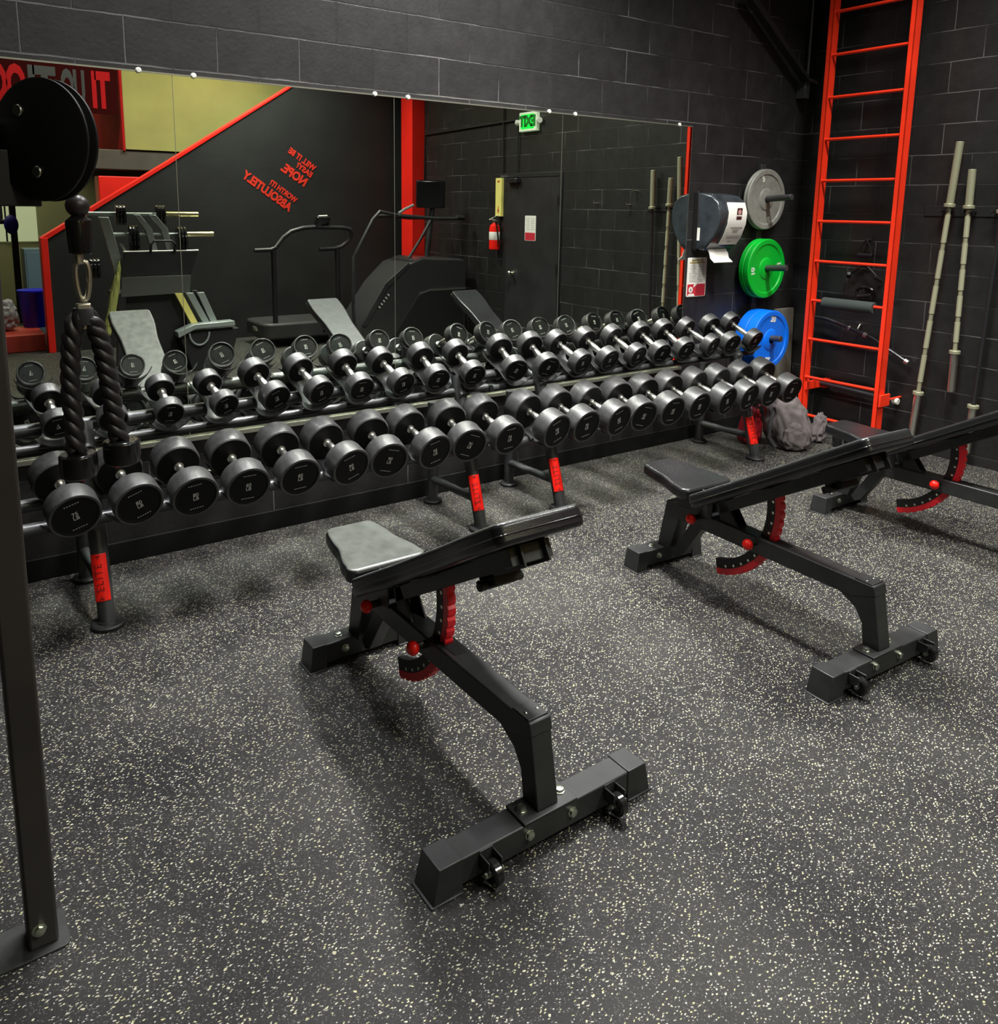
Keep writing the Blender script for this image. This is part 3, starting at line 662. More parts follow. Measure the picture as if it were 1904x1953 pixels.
# ---------------------------------------------------------------- red ladder with wall brackets
lt = thing('wall_ladder', 'tall bright red steel ladder standing off the block wall', 'ladder', (5.6, 3.34, .12))
lo = lambda x, y, z: (x - 5.6, y - 3.34, z - .12)
for y0 in (3.650, 3.045):
    r_ = MB().b2(lo(5.578, y0, .12), lo(5.655, y0 + .007, 3.9)).b2(lo(5.578, y0, .12), lo(5.585, y0 + .036, 3.9))
    r_.build('side_rail', 'redl', lt, bevel=.002, smooth=0)
for k in range(-1, 12):
    z = .445 + .2972 * k
    g = MB().cyl(lo(5.602, 3.046, z), lo(5.602, 3.655, z), .0115, n=14).build('rung', 'redl', lt)
for y0 in (3.645, 3.03):
    for z in (.375, 3.4):
        if y0 > 3.3: g = MB().b2(lo(5.60, y0, z - .035), lo(5.80, y0 - .008, z + .035)).b2(lo(5.795, y0 - .05, z - .035), lo(XR - .001, y0, z + .035))
        else: g = MB().b2(lo(5.572, y0 - .004, z - .045), lo(5.70, y0 + .012, z + .045)).cyl(lo(5.69, y0 + .004, z), lo(XR - .001, y0 + .004, z), .008)
        g.build('wall_bracket', 'redl', lt, bevel=.004)
fg = MB().cyl((5.602, 3.155, 1.030), (5.602, 3.555, 1.030), .043, n=28)
tag(fg.build('foam_roller_sleeve', 'foam', bevel=.006), 'dark foam sleeve wrapped around a rung of the red ladder', 'foam sleeve')

# ---------------------------------------------------------------- plate storage on the mirror wall
ps = thing('plate_storage_post', 'black wall post with three pegs for the coloured plates', 'plate rack', (5.33, 3.99, .35))
MB().b2((-.03, -.022, 0), (.03, .018, 1.70)).build('post', 'rack', ps, bevel=.003)
for z in (1.79, 1.27, .735):
    MB().cyl((0, -.02, z - .35), (0, -.285, z - .35 + .018), .0235, n=24).build('peg', 'rack', ps, bevel=.002)
def plate_disc(label, y0, z, R_, T, mat, num, group, rot=0, xoff=0):
    t = thing('weight_plate', label, 'weight plate', (5.33 + xoff, y0, z), (0, rot, 0), group)
    prof = [(.027, 0), (.027, .0), (.075, .002), (.082, .006), (.085, .009), (R_ * .60, .009), (R_ * .80, .008), (R_ * .83, .001), (R_ * .90, 0), (R_ * .975, .001), (R_, .006), (R_, T - .006), (R_ * .975, T), (.03, T), (.027, T)]
    MB().lathe(prof, (0, 0, 0), (0, 1, 0), 72, cap=False).build('disc', mat, t, smooth=30)
    if num:
        mb = MB()
        for a, s in ((0, 1), (PI, 1)):
            m4 = Matrix.Rotation(a, 4, 'Y') @ frame_mat((0, .0085, R_ * .70), (1, 0, 0), (0, 0, 1))
            put_text(mb, num, .062, m4, bold=.003, depth=.002)
        mb.build('weight_number', 'white', t, smooth=0, label='white weight numbers')
    return t
plate_disc('thin grey bumper plate, outer one on the top peg', 3.918, 1.79, .225, .022, 'plategrey', '5', 'grey plates on the top peg', -.3)
plate_disc('thin grey bumper plate, behind its twin on the top peg', 3.942, 1.79, .225, .022, 'plategrey', None, 'grey plates on the top peg')
plate_disc('green bumper plate, outer one on the middle peg', 3.875, 1.272, .225, .045, 'plategreen', '10', 'green plates on the middle peg', 1.45)
plate_disc('green bumper plate, behind its twin on the middle peg', 3.921, 1.272, .225, .045, 'plategreen', None, 'green plates on the middle peg')
plate_disc('thick blue bumper plate, outer one on the lowest peg', 3.790, .735, .225, .084, 'plateblue', '20', 'blue plates on the lowest peg', .12)
plate_disc('thick blue bumper plate, behind its twin on the lowest peg', 3.876, .735, .225, .084, 'plateblue', None, 'blue plates on the lowest peg')

# board leaning in the corner
bd_ = MB().box((5.73, 3.965, .47), (.22, .035, .93), (-.03, 0, 0)).build('leaning_board', 'board', bevel=.004); tag(bd_, 'dull beige board leaning in the corner behind the blue plates', 'board')

# ---------------------------------------------------------------- paper towel dispenser
pd = thing('paper_towel_dispenser', 'smoky black paper towel dispenser hanging beside the last mirror', 'dispenser', (4.782, YB, 1.42))
side = [(0, .02), (0, .40), (-.06, .405), (-.15, .385), (-.205, .34), (-.228, .27), (-.222, .19), (-.185, .10), (-.13, .03), (-.10, .0), (-.03, .0)]
MB().prism(side, 0, -.155, .150).build('cover', 'dispenser', pd, bevel=.012, seg=3)
MB().prism([(-.002, .01), (-.002, .41), (-.04, .412), (-.05, .2), (-.03, -.01)], 0, -.162, -.153).build('back_plate', 'black', pd, bevel=.003)
MB().prism([(-.045, .07), (-.062, .07), (-.062, .16), (-.045, .16)], 0, -.1635, -.1545).build('level_window', 'white', pd, label='pale slot showing the roll')
tw = [(-.10, .012), (-.125, -.02), (-.135, -.055), (-.175, -.085), (-.178, -.081), (-.139, -.052), (-.129, -.018), (-.104, .014)]
MB().prism(tw, 0, -.115, .085).build('paper_towel', 'paper', pd, smooth=60, label='end of white towel hanging out')
# sheet of paper taped on the front, follows the cover
fp_ = [(-.209, .338), (-.232, .27), (-.226, .19), (-.189, .10), (-.150, .045), (-.156, .043), (-.195, .098), (-.230, .19), (-.236, .27), (-.212, .341)]
tp = MB().prism(fp_, 0, -.062, .135).build('taped_sheet', 'paper', pd, smooth=60, label='white instruction sheet taped to the front')
def on_front(u, z):     # frame on the sheet at x = u, height z
    pts = [(-.212, .341), (-.236, .27), (-.230, .19), (-.195, .098), (-.156, .043)]
    for (a, b), (c, d) in zip(pts, pts[1:]):
        if d <= z <= b:
            s = (b - z) / (b - d); y = a + (c - a) * s; return frame_mat((u, y - .0015, z), (1, 0, 0), (0, a - c, b - d))
lg_ = plate_mb([(-.028, -.04), (.028, -.04), (.028, .04), (-.028, .04)], on_front(.05, .262), .0006).build('printed_logo', P('maroon_print', (.06, .005, .01), .6), tp, smooth=0)
plate_mb([(.018 * math.cos(k * PI / 8), .012 + .018 * math.sin(k * PI / 8)) for k in range(16)], on_front(.05, .262) @ Matrix.Translation((0, 0, .001)), .0005).build('logo_face', P('pale_pink_print', (.6, .32, .28), .6), lg_, smooth=0)
plate_mb([(-.028, -.018), (.028, -.018), (.028, -.008), (-.028, -.008)], on_front(.05, .262) @ Matrix.Translation((0, 0, .001)), .0005).build('logo_band', 'paper', lg_, smooth=0)
ln = MB()
for u, z, w1 in ((.045, .165, .13), (.045, .15, .07), (.045, .137, .05), (.045, .105, .15), (.045, .09, .14), (.03, .065, .04)):
    merge(ln, plate_mb([(-w1 / 2, -.003), (w1 / 2, -.003), (w1 / 2, .003), (-w1 / 2, .003)], on_front(u, z), .0006))
ln.build('printed_lines', 'grey', tp, smooth=0)

# ---------------------------------------------------------------- barbells standing against the side wall
hk = thing('barbell_hanger', 'black wall hanger that holds the upright barbells by their collars', 'hanger', (XR, 2.68, 1.72))
MB().b2((-.006, -.32, -.035), (0, .32, .035)).build('wall_plate', 'black', hk, bevel=.002)
for y in (2.835, 2.68, 2.50):
    for s in (-1, 1): MB().b2((-.085, y - 2.68 + s * .026 - .005, -.006), (-.005, y - 2.68 + s * .026 + .005, .006)).build('hook_arm', 'black', hk, bevel=.002)
def barbell(label, top, bot, L, sleeve_t, sleeve_b, mat, rs=.0245, r=.014, bands=True):
    top, bot = Vector(top), Vector(bot); d = (bot - top).normalized()
    t = thing('barbell', label, 'barbell', bot, group='barbells standing against the block wall')
    tt = top - bot; p = lambda s: tt + d * s
    MB().cyl(p(sleeve_t), p(L - sleeve_b), r, n=18).build('shaft', mat, t)
    for a, b in ((0, sleeve_t), (L - sleeve_b, L)):
        MB().cyl(p(a), p(b), rs, n=22).build('sleeve', 'bar' if not a else 'chrome', t, bevel=.002)
    for a in (sleeve_t, L - sleeve_b): MB().cyl(p(a - .012), p(a + .012), .036, n=24).build('collar', 'bar', t, bevel=.003)
    if bands:
        n = 5; s0 = sleeve_t + .06; s1 = L - sleeve_b - .03; w = (s1 - s0) / n
        for k in range(n): MB().cyl(p(s0 + w * k), p(s0 + w * k + w * .78), r + .0035, n=18).build('knurled_grip', 'barknurl', t)
    return t
barbell('longest chrome barbell, standing nearest the ladder', (5.80, 2.782, 2.178), (5.80, 2.900, .095), 2.086, .42, .345, 'bar')
barbell('short chrome barbell hanging clear of the floor between two longer bars', (5.80, 2.685, 1.994), (5.80, 2.66, .494), 1.50, .246, .275, 'bar')
barbell('barbell with a dark shaft, standing farthest from the ladder', (5.80, 2.46, 2.07), (5.80, 2.515, .095), 1.976, .35, .325, 'darkbar', bands=False)

# dark bars and cable attachments hung on the wall behind the ladder
def wall_hook(y, z, name, label):
    pass
t = thing('pulldown_bar', 'long bent pulldown bar hung on the wall behind the ladder', 'cable bar', (5.80, 3.36, .80))
q = lambda y, z: (0, y - 3.36, z - .80)
MB().tube([q(3.80, .885), q(3.70, .888), q(3.64, .885), q(3.58, .872), q(3.30, .797), q(3.25, .780), q(3.0, .655), q(2.985, .648)], .0125, 14).build('bar', 'darkbar', t)
for a, b in (((3.45, .838), (3.435, .834)), ((3.325, .803), (3.30, .797)), ((3.0, .655), (2.975, .643))): MB().cyl(q(*a), q(*b), .019).build('collar', 'chrome', t)
MB().tube([(0, .02, .035), (.03, .02, .07), (.055, .02, .07)], .006, 8).build('hanging_eye', 'chrome', t)
t = thing('lat_bar', 'straight dark bar with pale end cap, low on the wall behind the ladder', 'cable bar', (5.79, 3.38, .37))
MB().cyl((0, .38, .012), (0, -.33, -.018), .019, n=18).build('bar', 'darkbar', t)
MB().cyl((0, -.33, -.018), (0, -.37, -.0197), .024, n=18).build('end_cap', 'white', t, bevel=.004)
MB().b2((.0, -.345, -.06), (.066, -.335, -.03)).build('hook', 'darkbar', t)
t = thing('cable_attachment', 'black stirrup handle hung on the wall, upper one behind the ladder', 'handle', (5.82, 3.38, 1.50))
MB().cyl((0, 0, 0), (.035, 0, 0), .012).b2((.034, -.03, -.03), (.039, .03, .03)).build('hook', 'black', t)
MB().tube([(-.01, 0, .01), (-.01, .03, -.04), (-.01, .05, -.11)], .006, 8).tube([(-.01, 0, .01), (-.01, -.03, -.04), (-.01, -.05, -.11)], .006, 8).build('strap', 'black', t)
MB().cyl((-.01, .06, -.11), (-.01, -.06, -.11), .016).build('grip', 'gloss', t, bevel=.003)
t = thing('cable_attachment', 'black triangular row handle hung behind the ladder, middle one', 'handle', (5.82, 3.38, 1.31))
MB().cyl((0, 0, 0), (.035, 0, 0), .012).build('hook', 'black', t)
MB().tube([(-.01, 0, .02), (-.01, .09, -.05), (-.01, .12, -.075)], .009, 8).tube([(-.01, 0, .02), (-.01, -.09, -.06), (-.01, -.12, -.085)], .009, 8).build('frame', 'gloss', t)
MB().cyl((-.035, .10, -.06), (.015, .13, -.09), .015).cyl((-.035, -.10, -.07), (.015, -.13, -.10), .015).build('grip', 'black', t, bevel=.003)
t = thing('cable_attachment', 'coiled black strap handle on the wall just above the foam sleeve', 'handle', (5.82, 3.35, 1.13))
MB().cyl((0, 0, 0), (.035, 0, 0), .014).build('hook', 'black', t)
MB().tube([(-.012, .07 * math.cos(a), .045 * math.sin(a) - .02) for a in [k * PI / 8 for k in range(16)]], .012, 8, closed=True).build('loop', 'gloss', t)
MB().cyl((-.012, -.05, -.03), (-.012, .06, -.05), .017).build('grip', 'black', t, bevel=.003)

# conduit, brace and junction box high in the corner
t = thing('sprinkler_riser', 'thin black pipe running down the wall corner above the ladder', 'pipe', (5.76, 3.95, 2.70))
MB().cyl((0, 0, 0), (0, 0, 2.2), .011).tube([(0, 0, .03), (0, -.02, .0), (.06, -.05, -.02)], .012, 8).build('pipe', 'rack', t)
tag(MB().b2((5.715, 3.93, 2.56), (5.775, YB - .001, 2.685)).build('junction_box', 'rack', bevel=.004), 'small dark box at the foot of the corner pipe', 'junction box')
tag(MB().prism([(4.93, 3.20), (5.02, 3.20), (5.74, 2.70), (5.71, 2.68)], 1, 3.90, 3.965).build('corner_brace', 'black', bevel=.004), 'black diagonal brace high up in the corner over the plates', 'brace')

# ---------------------------------------------------------------- bag and small things on the floor by the rack
def crumple(name, c, size, mat, seed, parent=None, lean=(0, 0), label=None, amp=.12, tex=3.0):
    from mathutils import noise
    bm = bmesh.new(); bmesh.ops.create_icosphere(bm, subdivisions=5, radius=1)
    for v in bm.verts:
        n = v.co.normalized(); s = Vector((abs(n.x) ** .75 * (1 if n.x > 0 else -1), abs(n.y) ** .75 * (1 if n.y > 0 else -1), abs(n.z) ** .8 * (1 if n.z > 0 else -1)))
        f = 1 + amp * noise.noise(n * tex + Vector((seed, 0, 0))) + amp * .6 * (1 - abs(noise.noise(Vector((n.x * 2.2 + n.z * 1.2, n.y * 2.6, n.z * 2.4)) + Vector((0, seed, 0)))) * 2.2)
        p = s * f * .8
        z = max(p.z, -.78); k = (z + .8) / 1.6
        v.co = Vector((p.x * size[0] * (1 - .38 * k) + lean[0] * k, p.y * size[1] * (1 - .30 * k) + lean[1] * k, (z + .78) * size[2]))
    me = bpy.data.meshes.new(name); bm.to_mesh(me); bm.free()
    for p in me.polygons: p.use_smooth = True
    me.materials.append(M[mat]); o = bpy.data.objects.new(name, me); C.objects.link(o); o.location = c
    if parent: o.parent = parent
    if label: o['label'] = label
    return o
t = thing('backpack', 'crumpled grey-brown backpack slumped on the floor beside the right rack', 'backpack', (5.18, 3.46, 0), (0, 0, -.5))
crumple('body', (0, 0, 0), (.235, .175, .245), 'fabric', 4, t, (-.06, .03))
crumple('front_pocket', (-.02, -.11, .01), (.15, .08, .12), 'fabric', 9, t, (0, .02))
MB().tube([(-.12, .0, .33), (-.19, -.06, .22), (-.21, -.09, .10), (-.17, -.12, .03)], .014, 8).build('strap', 'darkfab', t)
MB().tube([(-.03, -.02, .38), (-.03, .01, .415), (.02, .03, .39)], .008, 8).build('carry_loop', 'darkfab', t)
crumple('knotted_pouch', (5.46, 3.42, 0), (.075, .07, .13), 'fabric', 14, None, (.02, .0), amp=.25); tag(bpy.data.objects['knotted_pouch'], 'small crumpled brown pouch between backpack and black tumbler', 'pouch')
t = thing('tumbler', 'black insulated tumbler with pale lid, behind the middle bench', 'tumbler', (5.48, 3.27, 0))
MB().lathe([(.030, 0), (.032, .004), (.040, .12), (.041, .135)], (0, 0, 0), (0, 0, 1), 28).build('cup', 'gloss', t)
MB().lathe([(.042, .135), (.042, .146), (.036, .150), (.02, .150)], (0, 0, 0), (0, 0, 1), 28).build('lid', 'white', t)
t = thing('duffel_bag', 'dark red bag on the floor behind the last leg of the right rack', 'bag', (4.99, 3.68, 0))
crumple('body', (0, 0, 0), (.12, .10, .17), 'redfab', 21, t, (.02, 0))
MB().tube([(-.10, -.08, .12), (-.12, -.10, .26), (-.02, -.10, .33), (.07, -.08, .27), (.08, -.07, .12)], .011, 8).build('handle', 'redfab', t)

# ---------------------------------------------------------------- cable machine at the left edge
cmx, cmy = .100, 1.935
t = thing('cable_machine', 'black cable machine upright at the left edge, with pulley and base', 'cable machine', (cmx, cmy, 0))
MB().b2((-.020, -.037, .004), (.043, .037, 2.30)).build('upright', P('machine_upright_paint', (.035, .031, .028), .5, noise=(2.5, .3)), t, bevel=.007)
MB().prism(rrect(.17, .12, .018, 5, -.02, 0), 2, 0, .006).build('base_plate', 'steel', t, bevel=.001)
MB().b2((-.9, -.035, .004), (-.075, .035, .085)).build('base_beam', 'steel', t, bevel=.005)
MB().lathe([(.016, 0), (.016, .002), (.011, .003), (.011, .010), (.006, .012)], (.004, -.037, .055), (0, -1, 0), 8).build('bolt', 'bolt', t, label='zinc bolt at the foot')
MB().b2((-.06, -.05, 1.66), (.055, .05, 1.86)).build('carriage', 'steel', t, bevel=.006)
MB().cyl((-.02, -.05, 1.80), (-.02, -.105, 1.80), .009).lathe([(.01, 0), (.022, .006), (.022, .03), (.012, .036)], (-.02, -.10, 1.80), (0, -1, 0), 18).build('pop_pin', 'black', t)
# pulley guard: two discs with the wheel between, turned towards the room
ax = Vector((.80, .60, 0)).normalized(); pc = Vector((.232 - cmx, 1.83 - cmy, 1.817)); cc = pc
MB().b2((-.03, .02, 1.80), (.10, .04, 1.84)).b2((-.02, -.05, 1.69), (.125, -.01, 1.80)).build('pulley_arm', 'black', t, bevel=.003)
for s, nm in ((-.015, 'guard_disc'), (.008, 'guard_disc')):
    g = MB().lathe([(.001, 0), (.113, 0), (.1165, .002), (.1165, .006), (.113, .008), (.001, .008)], pc + ax * s, ax, 64, cap=False).build(nm, 'black', t, label='round black pulley guard')
    if s < 0:
        u = Vector((0, 0, 1)); v = ax.cross(u)
        for du, dv in ((.056, -.046), (-.060, -.010)):
            MB().lathe([(.0115, 0), (.0115, .001), (.010, .003), (.001, .0035)], pc + ax * s + u * du + v * dv * 1.0, -ax, 20).build('axle_bolt', 'bolt', g, label='dull steel axle bolt')
MB().lathe([(.001, -.006), (.09, -.006), (.082, 0), (.09, .006), (.001, .006)], pc, ax, 40, cap=False).build('pulley_wheel', 'steel', t)
# cable end
ex, ey = .290, 1.89; E0 = Vector((ex - cmx, ey - cmy, 0))
MB().cyl(E0 + Vector((0, 0, 1.66)), E0 + Vector((0, 0, 1.83)), .004, n=10).build('cable', 'black', t)
MB().ball(E0 + Vector((0, 0, 1.692)), .0235, 24, 14).build('stop_ball', P('ball_rubber', (.03, .022, .022), .4), t, label='dark rubber stop ball on the cable')
MB().lathe([(.019, -.052), (.022, -.05), (.0245, -.02), (.026, .012), (.025, .018), (.010, .030), (.003, .032)], E0 + Vector((0, 0, 1.645)), (0, 0, 1), 28).build('swivel', 'gloss', t, label='glossy black swivel under the ball')
t = thing('carabiner', 'steel carabiner linking the swivel to the rope attachment', 'carabiner', (ex, ey, 1.52))
MB().tube([((.0125 + .0025 * math.sin(a)) * (1 if math.cos(a) > 0 else -1) * abs(math.cos(a)) ** .6, 0, .040 * math.sin(a) + .018) for a in [k * PI / 16 for k in range(32)]], .0058, 10, closed=True).build('ring', 'brushed', t)
MB().b2((-.016, -.009, -.066), (.012, .009, -.03)).b2((-.019, -.011, -.085), (.013, .011, -.060)).cyl((-.005, 0, 0.052), (-.005, 0, .078), .010).build('clevis', 'brushed', t, bevel=.003)
# triceps rope: two thick twisted strands with rubber end caps
t = thing('triceps_rope', 'thick black twisted rope with two rubber ends, hanging from the pulley', 'rope', (ex, ey, 1.43))
def strand(path, name, turns=3.4):
    """three-ply twist along a path"""
    P_ = [Vector(p) for p in path]; n = 90; mb = MB()
    seg = [0]
    for a, b in zip(P_, P_[1:]): seg.append(seg[-1] + (b - a).length)
    def at(s):
        s *= seg[-1]
        for i in range(len(P_) - 1):
            if s <= seg[i + 1] + 1e-9:
                u = (s - seg[i]) / (seg[i + 1] - seg[i]); return P_[i].lerp(P_[i + 1], u)
        return P_[-1]
    def sm(s): return sum((at(min(1, max(0, s + d * .02))) for d in (-2, -1, 0, 1, 2)), Vector()) / 5
    for k in range(3):
        pts = []
        for i in range(n + 1):
            s = i / n; p = sm(s); tn = (sm(min(1, s + .01)) - sm(max(0, s - .01))).normalized(); u = Vector((0, 1, 0)); u = (u - tn * u.dot(tn)).normalized(); v = tn.cross(u)
            a = -2 * PI * (turns * s + k / 3); pts.append(p + (u * math.cos(a) + v * math.sin(a)) * .0092)
        mb.tube(pts, .0118, 10)
    return mb.build(name, 'rope', t, smooth=60)
strand([(-.006, 0, .035), (-.022, 0, .02), (-.031, 0, -.03), (-.037, 0, -.10), (-.037, -.004, -.22), (-.036, -.006, -.262)], 'rope_strand')
strand([(.0, 0, .035), (.017, .0, .015), (.030, 0, -.04), (.038, 0, -.12), (.047, .0, -.22), (.052, .0, -.248)], 'rope_strand')
MB().lathe([(.021, 0), (.023, .02), (.019, .035)], (-.003, 0, .015), (0, 0, 1), 20).build('rope_eye', 'darkfab', t)
for x_, z_ in ((-.034, -.262), (.054, -.246)):
    MB().lathe([(.012, 0), (.0345, .0), (.0385, -.004), (.039, -.036), (.036, -.050), (.026, -.056), (.001, -.057)], (x_, -.004, z_), (0, 0, 1), 32, cap=False).build('rope_end', 'gloss', t, bevel=.001, label='round rubber rope end')

# ---------------------------------------------------------------- seen in the mirror: opposite side of the room
def place(c): return c
# motivational decal on the stair wall
dm = MB(); e1 = Vector((-.815, 0, .58)).normalized(); e2 = Vector((0, 0, 1))
e2 = (Vector((.56, 0, .83)) - e1 * Vector((.56, 0, .83)).dot(e1)).normalized()
yd = YF + .005
for txt, (bx, bz), (ex_, ez), (tx_, tz) in (('WILL IT BE', (4.456, 2.135), (4.100, 2.371), (4.500, 2.205)), ('EASY?', (4.408, 2.054), (4.205, 2.19), (4.448, 2.122)),
        ('NOPE.', (4.311, 1.934), (3.990, 2.142), (4.378, 2.040)), ('WORTH IT?', (4.184, 1.719), (3.835, 1.958), (4.228, 1.785)), ('ABSOLUTELY', (4.097, 1.605), (3.478, 2.035), (4.160, 1.706))):
    fit_text(dm, txt, (bx, bz), (ex_, ez), (tx_, tz), yd, bold=.05, space=1.0)
tag(dm.build('wall_decal', P('decal_red', (.8, .04, .02), .5), smooth=0), 'slanting red slogan on the black stair wall, seen in the mirror', 'decal')
# exit sign
t = thing('exit_sign', 'small lit green EXIT sign above the door, seen in the mirror', 'exit sign', (XR, .50, 2.66))
MB().b2((-.055, -.155, -.105), (0, .155, .105)).build('housing', 'exitw', t, bevel=.006)
mm = MB(); put_text(mm, 'EXIT', .155, frame_mat((-.057, 0, 0), (0, -1, 0), (0, 0, 1)), bold=.010, depth=.003, space=.9); mm.build('lettering', P('exit_letters', (0, .25, .02), .5), t, smooth=0)
plate_mb([(-.12, -.08), (.12, -.08), (.12, .08), (-.12, .08)], frame_mat((-.0552, 0, 0), (0, -1, 0), (0, 0, 1)), .0006).build('lit_panel', 'green', t, smooth=0)
for s in (-1, 1): MB().lathe([(.02, 0), (.032, .02), (.034, .05), (.030, .054), (.001, .055)], (-.03, s * .165, 0), (-.4, s * 1, .0), 20).build('lamp_head', 'white', t)
# extinguisher and arrow sign
t = thing('fire_extinguisher', 'red fire extinguisher on the wall beside the black door', 'fire extinguisher', (XR - .075, -.075, 1.20))
MB().lathe([(.05, 0), (.062, .01), (.064, .03), (.064, .25), (.055, .29), (.025, .315), (.018, .33)], (0, 0, 0), (0, 0, 1), 32).build('cylinder', 'red', t)
MB().lathe([(.0645, .12), (.0650, .121), (.0650, .215), (.0645, .216)], (0, 0, 0), (0, 0, 1), 32, cap=False).build('paper_label', 'paper', t)
MB().cyl((0, 0, .32), (0, 0, .36), .018).box((-.03, .02, .385), (.12, .018, .012), (0, -.5, .6)).box((-.03, .02, .355), (.10, .016, .010), (0, .2, .6)).build('valve_handle', 'bolt', t, bevel=.002)
MB().tube([(0, .02, .345), (-.03, .07, .34), (-.02, .085, .25), (0, .078, .13), (0, .075, .06)], .009, 8).build('hose', 'gloss', t)
MB().b2((.055, -.02, .05), (.073, .02, .33)).build('wall_bracket', 'black', t, bevel=.002)
t = thing('arrow_sign', 'narrow pale yellow sign with red arrow above the fire extinguisher', 'sign', (XR - .001, .0, 1.60))
ys_ = MB().b2((-.05, -.10, 0), (-.002, .02, .45)); ys_.v = [Vector(v) for v in ys_.v]; ys_.build('panel', 'yellow', t, bevel=.002)
rr_ = frame_mat((-.051, -.04, .06), (0, -1, 0), (0, 0, 1))
ar_ = MB(); merge(ar_, plate_mb([(-.02, .02), (0, -.03), (.02, .02)], rr_, .0008)); merge(ar_, plate_mb([(-.006, .02), (.006, .02), (.006, .06), (-.006, .06)], rr_, .0008))
merge(ar_, plate_mb([(-.02, .34), (.02, .34), (.02, .36), (-.02, .36)], rr_, .0008)); ar_.build('arrow', P('sign_red', (.5, .05, .02), .6), t, smooth=0)
# conduits
tag(MB().tube([(XR - .02, -.02, 4.9), (XR - .02, .0, 2.10)], .010, 8).build('conduit', 'black'), 'thin black conduit running down to the arrow sign', 'conduit')
tag(MB().tube([(XR - .02, .40, 2.70), (XR - .02, -1.80, 2.66), (XR - .02, -1.82, 2.0)], .010, 8).build('conduit', 'black'), 'thin black conduit running level from exit sign to red column', 'conduit')
tag(MB().tube([(XR - .02, .28, 2.63), (XR - .02, .285, 2.12)], .009, 8).build('conduit', 'black'), 'short black conduit dropping from exit sign to door frame', 'conduit')
for y, z, k in ((1.646, 1.76, 'nearest the door'), (2.118, 1.745, 'nearest the barbells'), (2.20, 1.88, 'set higher than the others')):
    tag(MB().cyl((XR, y, z), (XR - .05, y, z), .008).tube([(XR - .05, y, z), (XR - .055, y, z + .01), (XR - .055, y, z + .03)], .008, 8).build('coat_hook', 'bolt'), 'small silver hook on the bare block wall, %s' % k, 'hook')

# treadmill
t = thing('treadmill', 'black treadmill with curved handrail beside the stair wall', 'treadmill', (3.95, -1.70, 0))
MB().prism(rrect(1.10, .70, .12, 6, -.05, .0), 2, .10, .30).build('motor_hood', P('hood_plastic', (.035, .034, .034), .45, noise=(5, .2)), t, bevel=.03, seg=3)
MB().b2((.35, -.30, .10), (1.25, .30, .20)).build('deck', 'steel', t, bevel=.01)
MB().b2((.36, -.23, .20), (1.24, .23, .207)).build('running_belt', 'black', t)
for s in (-1, 1):
    MB().b2((.25, s * .30 - .045, .12), (1.25, s * .30 + .045, .235)).build('foot_rail', P('foot_rail_plastic', (.06, .06, .06), .4), t, bevel=.012)
MB().cyl((.42, .37, .20), (.30, .40, .22), .06).build('end_housing', 'silver', t, bevel=.01)
hp = lambda x, y, z: (x, y, z)
MB().tube([(-.43, .29, .25), (-.43, .29, 1.17)], .030, 14).build('upright', 'black', t)
MB().tube([(.40, .27, .22), (.40, .27, 1.17)], .030, 14).build('upright', 'black', t)
MB().tube([(-.66, .29, 1.17), (-.46, .29, 1.175), (-.40, .29, 1.20), (-.30, .29, 1.32), (-.20, .29, 1.39), (-.05, .29, 1.43), (.10, .29, 1.44), (.48, .29, 1.43), (.57, .29, 1.41), (.60, .28, 1.36), (.56, .27, 1.27), (.46, .27, 1.20), (.36, .27, 1.175), (.16, .27, 1.17)], .026, 12).build('handrail', 'steel', t)
MB().box((.20, .29, 1.51), (.20, .05, .12), (-.4, 0, -.3)).cyl((.20, .29, 1.42), (.20, .29, 1.48), .02).build('console', 'gloss', t, bevel=.006)
MB().cyl((.14, .315, 1.57), (.27, .275, 1.575), .011).build('console_lamp', 'white', t)
MB().box((-.66, .22, .24), (.02, .10, .05), (0, -.3, 0)).build('maker_plate', 'bolt', t)
# stair climber
t = thing('stair_climber', 'tall black stair climber with console, before the red column', 'stair climber', (5.20, -.95, 0))
prof = [(-.95, .06), (-.92, .30), (-.80, .48), (-.58, .78), (-.32, 1.02), (-.10, 1.09), (.50, 1.06), (.54, 1.0), (.54, .04), (-.80, .04)]
MB().prism(prof, 1, -.30, .34).build('housing', P('climber_shell', (.028, .028, .028), .28, spec=.6), t, bevel=.025, seg=3)
MB().prism([(-.16, .66), (.0, .70), (.53, .70), (.53, .68), (.0, .68), (-.15, .64)], 1, .34, .352).build('trim_line', 'chrome', t)
MB().prism([(-.16, .64), (.0, .68), (.50, .68), (.50, .10), (-.55, .10)], 1, .338, .346).build('side_panel', 'black', t, bevel=.003)
MB().prism([(-.93, .32), (-.62, .80), (-.30, 1.04), (-.28, 1.0), (-.58, .74), (-.88, .29)], 1, .335, .35).build('side_arch', 'steel', t, bevel=.003)
lgm = MB()
for k in range(5): lgm.box((-.70 + .03 * k, .348, .52 + .035 * k), (.018, .004, .03), (0, -.85, 0))
lgm.build('side_mark', 'num', t)
MB().tube([(-.93, .3, .12), (-1.0, .3, .25), (-1.02, .3, .55), (-1.0, .3, 1.12), (-.75, .3, 1.55), (-.66, .3, 1.64), (-.45, .3, 1.60), (.10, .3, 1.56), (.42, .3, 1.56)], .021, 12).build('handrail', 'steel', t)
MB().tube([(-.45, -.24, 1.58), (.10, -.24, 1.56), (.42, -.24, 1.56)], .021, 12).build('handrail', 'steel', t)
MB().cyl((-.44, -.24, 1.58), (-.44, .3, 1.60), .018).build('cross_rail', 'steel', t)
